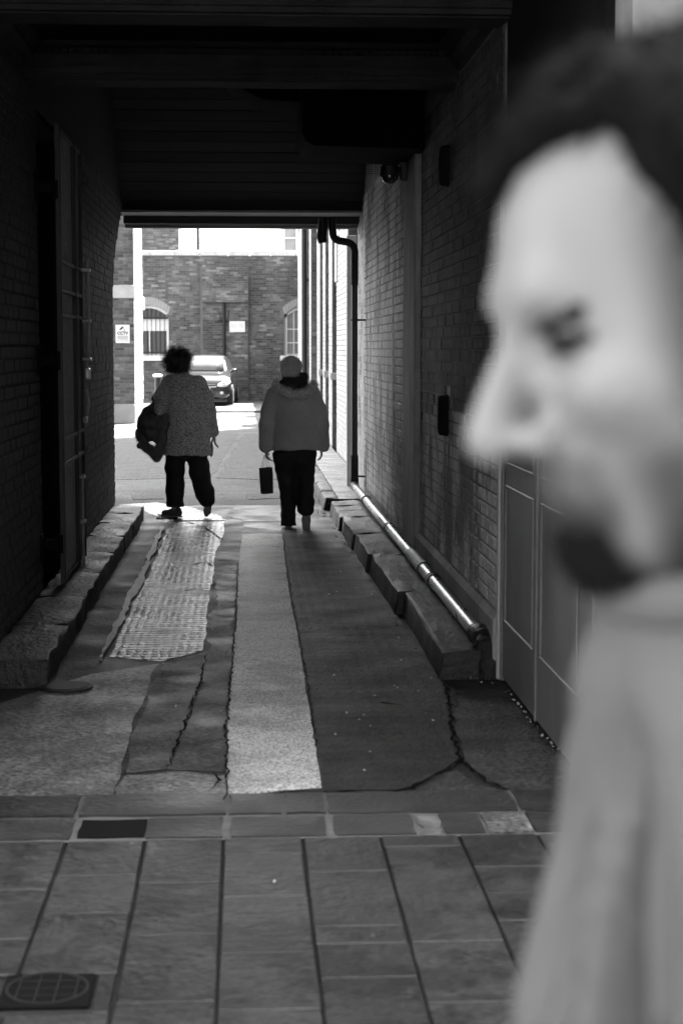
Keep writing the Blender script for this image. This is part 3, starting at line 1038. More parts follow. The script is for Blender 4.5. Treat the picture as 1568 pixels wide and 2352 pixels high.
# ---- round cover by the kerb, access covers in the pavement
c = gp(152, 1577)
cov = tag(empty('drain_cover', (c.x, c.y, 0)), 'round iron cover in the floor by the left kerb', 'drain cover')
b = MB(); n = 28; rr_ = .115
poly = [(rr_ * math.cos(2 * math.pi * k / n), rr_ * math.sin(2 * math.pi * k / n)) for k in range(n)]
b.prism([(p[0] * 1.18, p[1] * 1.18) for p in poly], -.02, .004, 'z'); b.build('ring', M['iron_dull'], cov)
b = MB(); b.prism(poly, -.019, .007, 'z'); b.build('lid', M['iron_dull'], cov)


def access_cover(x0, x1, y0, y1, label):
    o = tag(empty('access_cover', ((x0 + x1) / 2, (y0 + y1) / 2, 0)), label, 'access cover', 'iron covers in the pavement')
    w, h = (x1 - x0) / 2, (y1 - y0) / 2
    b = MB(); b.bbox(-w, w, -h, h, -.03, -.002, .004); b.build('frame', M['matt_black'], o)
    b = MB(); n = 36
    ring = []
    for rr2 in (1.0, .93):
        ring.append([(w * .92 * rr2 * math.cos(2 * math.pi * k / n), h * .92 * rr2 * math.sin(2 * math.pi * k / n)) for k in range(n)])
    vs = [(p[0], p[1], .002) for p in ring[0]] + [(p[0], p[1], .002) for p in ring[1]] + [(p[0], p[1], -.004) for p in ring[0]] + [(p[0], p[1], -.004) for p in ring[1]]
    fs = []
    for k in range(n):
        k2 = (k + 1) % n
        fs += [(k, k2, n + k2, n + k), (2 * n + k, 2 * n + k2, k2, k), (n + k, n + k2, 3 * n + k2, 3 * n + k)]
    b.add(vs, fs)
    for k in range(-3, 4):
        t = k / 4
        hw = w * .84 * math.sqrt(1 - t * t)
        hh = h * .84 * math.sqrt(1 - t * t)
        if k % 2: b.box(w * .85 * t - .002, w * .85 * t + .002, -hh, hh, -.004, .0)
        else: b.box(-hw, hw, h * .85 * t - .002, h * .85 * t + .002, -.004, .0005)
    b.build('ribbed_lid', M['iron_dull'], o)
    return o


access_cover(COVER[0], COVER[1], COVER[2], COVER[3], 'square iron access cover with a round lid in the pavement')
access_cover(-.885, COVER[0] - .022, ya + .07, yb - .006, 'iron access cover cut by the left edge of the picture')

# ================================================================== YARD beyond the passage
YW = 57.0
K = YW / FPX


def bx(px): return dp(px, 800, YW).x
def bz(py): return dp(560, py, YW).z


# ---- back wall with two arched windows
bw_ = tag(empty('yard_brick_wall', (-.6, YW, 0)), 'brick wall with arched windows closing off the yard', 'wall')
inv_b = Matrix.Translation((.6, -YW, 0))
WX0, WX1 = -9.0, 6.0
WT = bz(588)
zs, zsp = bz(817), bz(722)
wins = [(bx(388) - 1.25, bx(388)), (bx(653), bx(653) + 1.25)]
rise = .30


def arch_z(w, x):
    c = (w[0] + w[1]) / 2
    h = (w[1] - w[0]) / 2
    return zsp + rise * (1 - ((x - c) / h) ** 2)


b = MB()
edges = [WX0, wins[0][0], wins[0][1], wins[1][0], wins[1][1], WX1]
for i in range(5):
    if i in (1, 3):
        w = wins[0] if i == 1 else wins[1]
        b.box(edges[i] + .0, edges[i + 1], YW, YW + .4, -.03, zs)
        n = 12
        poly = [(w[0] + (w[1] - w[0]) * k / n, arch_z(w, w[0] + (w[1] - w[0]) * k / n)) for k in range(n + 1)]
        for k in range(n):
            p, q = poly[k], poly[k + 1]
            b.prism([p, q, (q[0], WT), (p[0], WT)], YW, YW + .4, 'y')
    else:
        b.box(edges[i], edges[i + 1], YW, YW + .4, -.03, WT)
wpart(b, 'mortar_face', M['mortar'], bw_, inv_b)


def ok_b(u, z):
    for w in wins:
        c = (w[0] + w[1]) / 2
        if w[0] - .12 < u < w[1] + .12:
            if zs - .10 < z < arch_z(w, min(max(u, w[0]), w[1])) + .27 and (w[0] - .005 < u < w[1] + .005 or z > zsp - .02):
                return False
            if zs - .12 < z < zs + .02: return False
    if P0 < u < P1: return z > bz(610)
    return True


P0, P1 = bx(466), bx(570)
nb_ = lay_bricks(bw_, (0, YW, 0), 0.0, (-4.2, 2.4), (0, WT), M['brick'], ok=ok_b, nmax=190, seed=31, pale=.09, key=lambda u, z: 0 if (u > -3.2 and u < 1.6) else 1, joint=.012)
fix_children(bw_, inv_b)
# broad pier with a deeper upper part
b = MB(); b.box(P0, P1, YW - .10, YW - .002, -.03, bz(695)); wpart(b, 'pier', M['mortar'], bw_, inv_b)
b = MB(); b.box(P0, P1, YW - .22, YW - .002, bz(694.8), bz(610)); wpart(b, 'pier', M['mortar'], bw_, inv_b)
lay_bricks(bw_, (0, YW - .10, 0), 0.0, (P0, P1), (0, bz(695.5)), M['brick'], nmax=60, seed=33, pale=.12, joint=.012, key=lambda u, z: -z)
fix_children(bw_, inv_b)
lay_bricks(bw_, (0, YW - .22, 0), 0.0, (P0, P1), (bz(694.8), bz(610)), M['brick'], nmax=50, seed=34, pale=.22, joint=.012)
fix_children(bw_, inv_b)
# coping stones
x = -4.4
while x < 3.0:
    L = random.uniform(.62, .95)
    b = MB(); b.bbox(x + .006, x + L - .006, YW - .06, YW + .46, WT + .002, WT + .17 + random.uniform(-.01, .01), .015)
    wpart(b, 'coping_stone', M['stone'], bw_, inv_b)
    x += L
# arches of gauged brick, sills, frames, panes, bars
for wi, w in enumerate(wins):
    n = 15
    c = (w[0] + w[1]) / 2
    h = (w[1] - w[0]) / 2
    for k in range(n):
        t0, t1 = -1 + 2 * (k + .06) / n, -1 + 2 * (k + .94) / n

        def pt(t, out):
            xx = c + h * t * (1 + (.10 if out else 0))
            return (xx, zsp + rise * (1 - t * t) + (.25 if out else 0.0) - (.03 * abs(t) if out else 0))
        b = MB(); b.prism([pt(t0, 0), pt(t1, 0), pt(t1, 1), pt(t0, 1)], YW - .010, YW + .1, 'y', random.uniform(.3, .6))
        wpart(b, 'arch_brick', M['stone_grey'], bw_, inv_b)
    b = MB(); b.bbox(w[0] - .14, w[1] + .14, YW - .08, YW + .2, zs - .165, zs - .002, .01); wpart(b, 'sill', M['white'], bw_, inv_b)
    win = empty('window'); win.parent = bw_; win.matrix_parent_inverse = inv_b
    b = MB()
    yy = YW + .16
    poly = [(w[0] + (w[1] - w[0]) * k / 12, arch_z(w, w[0] + (w[1] - w[0]) * k / 12) - .002) for k in range(13)]
    b.prism([(w[0], zs)] + poly + [(w[1], zs)], yy + .03, yy + .05, 'y')
    b.build('pane', M['glass'] if wi == 0 else M['glass_pale'], win)
    f = MB()
    fw = .07 if wi == 0 else .10
    f.box(w[0], w[0] + fw, yy - .03, yy + .03, zs, zsp); f.box(w[1] - fw, w[1], yy - .03, yy + .03, zs, zsp)
    f.box(w[0] + fw, w[1] - fw, yy - .03, yy + .03, zs, zs + .06)
    for k in range(12):
        p, q = poly[k], poly[k + 1]
        f.prism([(p[0], p[1] - fw - .03), (q[0], q[1] - fw - .03), q, p], yy - .03, yy + .029, 'y')
    f.build('frame', M['white'], win)
    g = MB()
    if wi == 1:
        for k in range(1, 4):
            xx = w[0] + (w[1] - w[0]) * k / 4
            g.box(xx - .02, xx + .02, yy - .02, yy + .02, zs, arch_z(w, xx) - .05)
        for z in (zs + .42, zs + .86): g.box(w[0] + .02, w[1] - .02, yy - .018, yy + .018, z - .02, z + .02)
        g.build('glazing_bars', M['white'], win)
        s = MB()
        for k in range(1, 14):
            xx = w[0] + .06 + (w[1] - w[0] - .1) * k / 14
            s.tube([(xx, yy - .08, zs + .01), (xx, yy - .08, arch_z(w, xx) - .14)], .006, 6)
        s.build('security_bars', M['stone_grey'], win)
    else:
        g.box(w[0] + .02, w[1] - .02, yy - .02, yy + .02, bz(760), bz(733))
        g.box(c - .015, c + .015, yy - .02, yy + .02, zs, bz(760))
        g.build('glazing_bars', M['white'], win)
        s = MB()
        for k in range(1, 9):
            xx = w[0] + (w[1] - w[0]) * k / 9
            s.tube([(xx, yy - .10, zs + .01), (xx, yy - .10, arch_z(w, xx) - .10)], .012, 6)
        s.box(w[0] + .01, w[1] - .01, yy - .115, yy - .085, bz(732), bz(728))
        s.box(w[0] + .01, w[1] - .01, yy - .115, yy - .085, bz(812), bz(808))
        s.build('security_bars', M['iron_dull'], win)
# drain pipe on the pier and its clutter
dpipe = tag(empty('drainpipe', (bx(515), YW - .13, 0)), 'dark drainpipe on the brick pier behind the parked car', 'pipe')
b = MB(); b.tube([(0, -.02, bz(696)), (0, -.02, bz(720)), (0, -.02, .05)], [.055, .05, .045], 10); auto_smooth(b.build('pipe_length', M['iron_dull'], dpipe), 50)
b = MB(); b.box(-.3, .3, .005, .03, bz(741), bz(738)); b.build('bracket', M['iron_dull'], dpipe)
b = MB(); b.tube(arc([(-.14, .0, bz(718)), (-.10, .0, bz(734)), (.02, -.01, bz(740)), (.13, .0, bz(730)), (.16, 0, bz(712))]), .012, 6); b.build('loose_cable', M['iron_dull'], dpipe)

# ---- white sign with two faint lines
def flat_sign(name, label, x0, x1, z0, z1, y, cat='sign'):
    o = tag(empty(name, ((x0 + x1) / 2, y, (z0 + z1) / 2)), label, cat)
    w, h = (x1 - x0) / 2, (z1 - z0) / 2
    b = MB(); b.bbox(-w, w, -.006, .006, -h, h, .003); b.build('panel', M['sign_white'], o)
    return o, w, h


s, w, h = flat_sign('notice_board', 'white notice on the brick pier above the car mirror', bx(527.5), bx(563), bz(763), bz(738), YW - .125)
b = MB()
for z, n, sz in ((.35, 13, .075), (-.02, 12, .085)):
    for k in range(n):
        if k == 6: continue
        xx = -w * .78 + 2 * w * .78 * k / (n - 1)
        b.box(xx - .011, xx + .011, -.0085, -.0055, z * h - .02, z * h + .02)
tag(b.build('faint_lettering', mat('faded_ink', .5, .6, .05, 8), s), kind='stuff')

# ---- brick house corner behind the wall, post and window block
hb = tag(empty('brick_house', (-2.9, 63, 0)), 'brick house corner above the yard wall at upper left', 'house')
inv_h = Matrix.Translation((2.9, -63, 0))
x0, x1 = dp(330, 560, 63).x, dp(411, 560, 63).x
b = MB(); b.box(x0 - 2.0, x1, 63, 67, -.03, 6.4); wpart(b, 'wall', M['mortar'], hb, inv_h)
lay_bricks(hb, (0, 63, 0), 0.0, (x0 - .1, x1), (4.4, 6.4), M['brick'], nmax=180, seed=41, pale=.15, joint=.012)
fix_children(hb, inv_h)
pp = dp(455, 560, 61)
b = MB(); b.tube([(pp.x, 61, -.03), (pp.x, 61, 6.5)], .055, 12); b.tube([(pp.x, 61, 6.5), (pp.x, 61, 6.55)], [.07, .05], 12)
ob = b.build('dark_post', M['iron_dull']); auto_smooth(ob, 50); tag(ob, 'dark upright post against the white sky above the yard wall', 'post')
wb = tag(empty('pale_house', (4, 66, 0)), 'pale house with a paned window above the right end of the yard wall', 'house')
inv_w = Matrix.Translation((-4, -66, 0))
x0 = dp(650, 560, 66).x
b = MB(); b.box(x0, x0 + .03, 66, 70, -.03, 6.6); b.box(x0 + 1.5, 9, 66, 70, -.03, 6.6); b.box(x0 + .031, x0 + 1.499, 66, 70, -.03, 4.5); b.box(x0 + .031, x0 + 1.499, 66, 70, 6.4, 6.6)
wpart(b, 'wall', M['white'], wb, inv_w)
b = MB(); b.box(x0 + .03, x0 + 1.5, 66.1, 66.13, 4.5, 6.4); wpart(b, 'pane', M['glass_pale'], wb, inv_w)
b = MB()
for k in range(4):
    xx = x0 + .03 + 1.47 * k / 3
    b.box(xx - .03, xx + .03, 66.03, 66.1, 4.5, 6.4)
for k in range(4):
    z = 4.56 + .63 * k
    b.box(x0 + .03, x0 + 1.5, 66.035, 66.095, z - .025, z + .025)
wpart(b, 'glazing_bars', M['white'], wb, inv_w)

# ---- left pillar of the yard gateway with the sunlit return, its brightness put into paler brick
YPI = 40.0
lp = tag(empty('gate_pillar', (-3, YPI, 0)), 'brick corner at the left of the yard with one side coloured paler for sunlight', 'pillar')
inv_lp = Matrix.Translation((3, -YPI, 0))
xa = dp(309, 800, YPI).x
b = MB(); b.box(-7, xa, YPI, YPI + 3.3, -.03, 6.0); wpart(b, 'mortar_face', M['mortar'], lp, inv_lp)
lay_bricks(lp, (0, YPI, 0), 0.0, (-3.6, xa), (.45, 4.8), M['brick'], nmax=150, seed=51, pale=.12, joint=.012, key=lambda u, z: -u)
fix_children(lp, inv_lp)
lay_bricks(lp, (xa, 0, 0), R(90), (YPI, YPI + 3.3), (.45, 4.8), M['brick_pale'], nmax=150, seed=52, pale=.02, joint=.012, key=lambda u, z: u)
fix_children(lp, inv_lp)
b = MB(); b.bbox(-4, xa + .004, YPI - .04, YPI + .25, -.02, .43, .02); wpart(b, 'plinth', M['stone_grey'], lp, inv_lp)
b = MB(); b.bbox(-3.3, xa + .02, YPI - .05, YPI + .30, dp(300, 685, YPI).z, dp(300, 655, YPI).z, .012); wpart(b, 'stone_block', M['stone'], lp, inv_lp)
b = MB(); b.bbox(xa + .008, xa + .06, YPI + 2.9, YPI + 3.2, dp(332, 712, YPI + 3).z, dp(332, 682, YPI + 3).z, .01); wpart(b, 'alarm_box', M['white'], lp, inv_lp)

# ---- CCTV sign
z1, z0 = dp(283, 746, YPI).z, dp(283, 788, YPI).z
x0, x1 = dp(266, 760, YPI).x, dp(298.5, 760, YPI).x
s, w, h = flat_sign('camera_sign', 'white sign with a camera symbol and the word CCTV on brick', x0, x1, z0, z1, YPI - .025)


def text_mesh(txt, size, name, m, parent, loc, bold=.0):
    cu = bpy.data.curves.new(name, 'FONT')
    cu.body = txt
    cu.size = size
    cu.align_x = 'CENTER'
    cu.align_y = 'CENTER'
    cu.offset = bold
    cu.extrude = .001
    tmp = bpy.data.objects.new(name, cu)
    COL.objects.link(tmp)
    bpy.context.view_layer.update()
    me = bpy.data.meshes.new_from_object(tmp.evaluated_get(bpy.context.evaluated_depsgraph_get()))
    bpy.data.objects.remove(tmp)
    o = link(name, me, m, parent)
    o.location = loc
    o.rotation_euler = (R(90), 0, 0)
    return o


text_mesh('CCTV', .092, 'lettering', M['ink'], s, (.0, -.0085, .015), .004)
b = MB()
q = lambda pts: [(p[0] * w, p[1] * h) for p in pts]
b.prism(q([(-.5, .42), (-.38, .58), (.0, .84), (.16, .70), (-.25, .44)]), -.0085, -.0062, 'y')
b.prism(q([(.07, .62), (.14, .60), (.32, .36), (.25, .36)]), -.0085, -.0062, 'y')
b.prism(q([(.24, .44), (.30, .48), (.38, .46), (.32, .40)]), -.0085, -.0062, 'y')
b.build('camera_symbol', M['ink'], s)
b = MB()
for k, wd in enumerate((.8, .78, .8, .68, .8)):
    b.box(-wd * w, wd * w, -.008, -.0062, h * (-.22 - k * .09) - .0045, h * (-.22 - k * .09) + .0045)
b.box(-.75 * w, .8 * w, -.008, -.0062, h * -.76 - .004, h * -.76 + .004)
b.build('small_print', M['ink_grey'], s)

# ---- long building on the right of the yard with whitewashed pilasters
rb = tag(empty('yard_building', (1.8, 30, 0)), 'long brick building with pale pilasters down the right of the yard', 'building')
inv_rb = Matrix.Translation((-1.8, -30, 0))
b = MB(); b.box(1.78, 10, YE + .3, 40.15, -.03, 14); wpart(b, 'wall', M['mortar'], rb, inv_rb)
b = MB(); b.box(1.78, 10, 40.16, YW - .01, -.03, 4.62); wpart(b, 'wall', M['mortar'], rb, inv_rb)
XPil = 1.45
pil = [(24.3, 27.25), (28.65, 29.75), (31.0, 31.95), (33.2, 34.5), (37.6, 38.5), (40.2, 41.6), (45.5, 46.5)]
for i, (ya, yb) in enumerate(pil):
    zt = 4.61 if ya > 40 else 6.5
    b = MB(); b.box(XPil + .006, 1.779, ya, yb, -.03, zt)
    pr = wpart(b, 'pilaster', M['mortar'], rb, inv_rb)
    # painted side towards the yard, brick towards the passage
    mm = MB()
    rr = random.Random(60 + i)
    lim = 4.6 if ya > 38 else 4.4
    z = .02
    row = 0
    while z < lim:
        s_ = ya + (-.11 if row % 2 else 0)
        while s_ < yb - .02:
            a, c = max(s_, ya) + .004, min(s_ + .225, yb) - .004
            if c - a > .03: mm.box(XPil - .002 + rr.uniform(-.002, .002), XPil + .02, a, c, z + .004, z + .071, rr.uniform(.2, .8))
            s_ += .225
        z += .075; row += 1
    tag(mm.build('painted_bricks', M['brick_pale'], rb), kind='stuff').matrix_parent_inverse = inv_rb
    mm = MB()
    z = .02; row = 0
    while z < lim:
        for (a, c) in (((XPil + .022, XPil + .20), (XPil + .21, 1.77)) if row % 2 else ((XPil + .022, XPil + .12), (XPil + .13, 1.77))):
            mm.box(a, c, ya - .006 + rr.uniform(-.002, .002), ya + .01, z + .004, z + .071, rr.betavariate(2, 3))
        z += .075; row += 1
    tag(mm.build('end_bricks', M['brick'], rb), kind='stuff').matrix_parent_inverse = inv_rb
    if i in (1, 2, 3):
        b = MB(); b.bbox(XPil - .03, 1.7, ya - .05, ya - .008, 1.18, 1.30, .01); wpart(b, 'ledge_stone', M['stone'], rb, inv_rb)
b = MB(); b.bbox(XPil - .03, 1.7, 26.3, 26.42, 3.34, 3.40, .008); b.bbox(XPil - .03, 1.7, 26.3, 26.42, 3.46, 3.50, .008); wpart(b, 'string_course', M['stone'], rb, inv_rb)
b = MB(); b.bbox(XPil - .035, XPil - .004, 26.9, 27.2, 2.72, 3.32, .01); wpart(b, 'conduit_box', M['white'], rb, inv_rb)
b = MB(); b.tube([(XPil - .08, 39.4, .05), (XPil - .08, 39.4, 4.6)], .06, 10); b.box(XPil - .08, 1.78, 39.38, 39.42, 3.2, 3.25)
o = wpart(b, 'rain_pipe', M['iron_dull'], rb, inv_rb)
b = MB(); b.tube([(XPil - .06, 41.9, .05), (XPil - .06, 41.9, 4.6)], .045, 10)
o = wpart(b, 'rain_pipe', M['white'], rb, inv_rb)

# ---- added unseen house behind the photographer; its sunlit front bounces light into the passage
oh = tag(empty('added_bounce_house', (-6, -8, 0)), 'unseen brick house added behind the viewer, pale front bouncing light into the passage', 'house')
oh_inv = Matrix.Translation((6, 8, 0))
b = MB(); b.box(-3.0, 3.0, -14, -8, -.03, 5.6); wpart(b, 'bounce_front', M['stucco'], oh, oh_inv)
b = MB(); b.box(-26, -3.01, -14, -8.05, -.03, 5.6); wpart(b, 'lower_wall', M['brick'], oh, oh_inv)
b = MB(); b.box(-26, 3.0, -14, -8.05, 5.61, 17); wpart(b, 'upper_wall', M['brick'], oh, oh_inv)
for k in range(2):
    for z in (6.6, 9.6, 12.8):
        x = -3.2 + k * 3.6
        b = MB(); b.box(x, x + 1.2, -8.05 + .002, -8.02, z, z + 1.8); wpart(b, 'window', M['glass'], oh, oh_inv)

ob2 = tag(empty('added_blocking_house', (9, -8, 0)), 'unseen brick house added behind the viewer to block sky on the right', 'house')  # added unseen house, blocks sky light from the right
b = MB(); b.box(-5.7, 12, -6, 4.5, -.03, 17); b.build('wall', M['brick'], ob2)
for k in range(5):
    for z in (1.0, 4.4, 7.6, 10.8, 14.0):
        b = MB(); b.box(-5 + k * 3.2, -3.8 + k * 3.2, 4.502, 4.53, z, z + 1.8); b.build('window', M['glass'], ob2)

# ---- bollard
c = gp(362, 952)
c = dp(362, 860, 45.0)
bo = tag(empty('bollard', (c.x, 45.0, -.01)), 'dark iron bollard with a pale domed cap near the parked car', 'bollard')
b = MB(); b.tube([(0, 0, 0), (0, 0, .15), (0, 0, .17), (0, 0, .95), (0, 0, .97)], [.09, .09, .075, .075, .07], 16); auto_smooth(b.build('post', M['iron'], bo), 40)
b = MB(); b.tube([(0, 0, .97), (0, 0, .985), (0, 0, 1.02), (0, 0, 1.045), (0, 0, 1.055)], [.08, .12, .125, .09, .03], 18); auto_smooth(b.build('cap', M['white'], bo), 60)

# ---- parked car (front towards the passage)
car = tag(empty('parked_car', (dp(463, 880, 52).x, 51.9, 0), R(-3)), 'dark hatchback parked nose first before the yard wall', 'car')


def car_ring(y, hw, zb, zsill, zbelt, hroof, zroof):
    """half section points for x>0, bottom to roof centre"""
    return [(0, y, zb), (hw * .80, y, zb), (hw * .96, y, zb + .08), (hw, y, zsill), (hw * 1.0, y, (zsill + zbelt) / 2), (hw * .97, y, zbelt - .04), (hw * .93, y, zbelt),
            (hroof + (hw * .93 - hroof) * .45, y, zbelt + (zroof - zbelt) * .55), (hroof, y, zroof - .05 * (zroof > zbelt + .1)), (hroof * .72, y, zroof), (0, y, zroof + .01)]


secs = [(0.00, .58, .26, .36, .58, .40, .60), (.05, .70, .22, .36, .68, .52, .71), (.16, .80, .20, .38, .76, .62, .79), (.45, .85, .20, .40, .86, .66, .90), (.85, .865, .20, .42, .93, .68, .985),
        (1.0, .87, .2, .42, .95, .70, 1.02), (1.35, .87, .2, .42, .97, .63, 1.27), (1.75, .87, .2, .42, .98, .59, 1.46), (2.2, .87, .2, .42, .99, .58, 1.51), (3.0, .87, .2, .42, 1.0, .57, 1.49), (3.6, .86, .2, .45, 1.0, .54, 1.42), (3.95, .82, .24, .5, .98, .55, 1.15), (4.1, .72, .3, .5, .92, .5, .96)]
vs, fs = [], []
n = 11
for s_ in secs:
    h_ = car_ring(*s_)
    ring = h_ + [(-p[0], p[1], p[2]) for p in reversed(h_[1:-1])]
    vs += ring
m_ = 2 * n - 2
for i in range(len(secs) - 1):
    for k in range(m_):
        fs.append((i * m_ + k, i * m_ + (k + 1) % m_, (i + 1) * m_ + (k + 1) % m_, (i + 1) * m_ + k))
fs.append(tuple(range(m_))); fs.append(tuple((len(secs) - 1) * m_ + k for k in range(m_)))
b = MB(); b.add(vs, fs); body = b.build('body', M['car'], car); auto_smooth(body, 32)


def car_patch(name, rows, m, off=.006, parent=None):
    """patch of quads lying just proud of the body; rows of points"""
    b = MB(); nn = len(rows[0])
    V = [p for r_ in rows for p in r_]
    F = [(i * nn + k, i * nn + k + 1, (i + 1) * nn + k + 1, (i + 1) * nn + k) for i in range(len(rows) - 1) for k in range(nn - 1)]
    b.add(V, F)
    me = b.mesh(name)
    o = link(name, me, m, parent or car)
    sol = o.modifiers.new('thickness', 'SOLIDIFY'); sol.thickness = .012; sol.offset = 0
    auto_smooth(o, 60)
    return o


car_patch('windscreen', [[(x * .62, .985 - .015 * (1 - abs(x)), 1.03 + .012 * (1 - x * x)) for x in (-1, -.5, 0, .5, 1)],
                         [(x * .585, 1.33 - .02 * (1 - abs(x)), 1.275 + .012 * (1 - x * x)) for x in (-1, -.5, 0, .5, 1)],
                         [(x * .535, 1.70 - .02 * (1 - abs(x)), 1.455 + .012 * (1 - x * x)) for x in (-1, -.5, 0, .5, 1)]], M['glass_car'])
for sx in (-1, 1):
    hl = car_patch('headlight', [[(sx * .50, .015, .66), (sx * .60, .05, .70), (sx * .72, .14, .75), (sx * .80, .33, .84)],
                                 [(sx * .47, -.01, .60), (sx * .62, .02, .61), (sx * .745, .09, .63), (sx * .835, .28, .72)],
                                 [(sx * .47, -.015, .575), (sx * .62, .01, .56), (sx * .75, .075, .57), (sx * .84, .27, .66)]], M['lamp'])
    b = MB(); b.bbox(sx * .90 - .09, sx * .90 + .09, 1.12, 1.24, .98, 1.09, .035); mir = b.build('mirror', M['car'], car); auto_smooth(mir, 50)
    b = MB(); b.tube([(sx * .78, 1.2, .99), (sx * .86, 1.19, 1.0)], .02, 8); b.build('mirror_arm', M['car_black'], mir)
    for yw in (.80, 3.3):
        b = MB(); b.tube([(sx * .72, yw, .31), (sx * .75, yw, .31), (sx * .88, yw, .31), (sx * .90, yw, .31)], [.27, .31, .31, .27], 24); wh = b.build('wheel', M['rubber'], car); auto_smooth(wh, 40)
        b = MB(); b.tube([(sx * .885, yw, .31), (sx * .907, yw, .31)], [.20, .18], 20); b.build('rim', M['alloy'], wh)
    b = MB(); b.ball((sx * .60, .00, .38), (.055, .03, .045), 12, 8); b.build('fog_lamp', M['lamp'], car, True)
b = MB(); b.bbox(-.40, .40, -.025, .05, .295, .40, .012); b.build('lower_grille', M['car_black'], car)
b = MB(); b.bbox(-.40, .40, -.012, .06, .585, .635, .01); b.build('upper_grille', M['car_black'], car)
b = MB(); b.bbox(-.44, .44, -.022, .03, .545, .572, .008); b.build('chrome_strip', M['alloy'], car)
b = MB(); b.bbox(-.26, .26, -.035, -.002, .435, .535, .006); b.build('number_plate', M['sign_white'], car)
b = MB()
for sx in (-.45, .12):
    b.tube([(sx, .97, 1.028), (sx + .45, 1.0, 1.06)], .008, 6)
b.build('wiper', M['car_black'], car)
b = MB(); b.ball((0, .04, .69), (.04, .012, .03), 10, 6); b.build('badge', M['alloy'], car, True)

# ---- litter and leaves on the passage floor
b = MB()
rr = random.Random(99)
for (px, py) in [(905, 1578), (912, 1582), (1105, 1570), (1130, 1572), (1080, 1560), (835, 1645), (1150, 1560), (770, 1690), (110, 1748), (390, 1810), (700, 1600), (860, 1600), (960, 1590), (990, 1560), (850, 1730), (836, 1772), (630, 2030)] + [(rr.uniform(620, 1000), rr.uniform(1280, 1680)) for _ in range(26)] + [(rr.uniform(1160, 1300), 0) for _ in range(22)] + [(rr.uniform(300, 560), rr.uniform(1280, 1700)) for _ in range(14)]:
    if py == 0: py = 1590 + (px - 1160) * 1.19 + rr.uniform(-10, 3)
    p = gp(px, py)
    s_ = rr.uniform(.003, .008)
    a = rr.uniform(0, 3.1)
    zz = .006
    pts = [(p.x + s_ * math.cos(a + t) * k, p.y + s_ * 1.6 * math.sin(a + t) * k, zz + rr.uniform(0, .006)) for t, k in ((0, 1), (1.6, .6), (3.1, 1.1), (4.7, .7))]
    b.add(pts + [(q_[0], q_[1], q_[2] - .003) for q_ in pts], [(0, 1, 2, 3), (7, 6, 5, 4), (0, 4, 5, 1), (1, 5, 6, 2), (2, 6, 7, 3), (3, 7, 4, 0)])
tag(b.build('litter', M['litter']), 'small pale scraps of litter strewn over the passage floor', 'litter', kind='stuff')
b = MB()
for k in range(150):
    y = rr.uniform(9, 18.3)
    t = (y - 8.8) / 9.2
    if rr.random() < .6: x, z0 = rr.uniform(1.19, 1.26), .145
    else: x, z0 = 1.0 - .17 * t - rr.uniform(.0, .05), .0
    if rr.random() < .12: x, y, z0 = rr.uniform(.72, .9), rr.uniform(17.2, 18.3), .0
    s_ = rr.uniform(.008, .022)
    a = rr.uniform(0, 6.2)
    pts = [(x + s_ * math.cos(a + t_) * k_, y + s_ * math.sin(a + t_) * k_, z0 + rr.uniform(.002, .016)) for t_, k_ in ((0, 1), (1.57, .5), (3.14, 1), (4.71, .5))]
    b.add(pts, [(0, 1, 2), (0, 2, 3)])
tag(b.build('dead_leaves', M['leaf']), 'dead leaves gathered along the right kerb and pipe', 'leaves', kind='stuff')

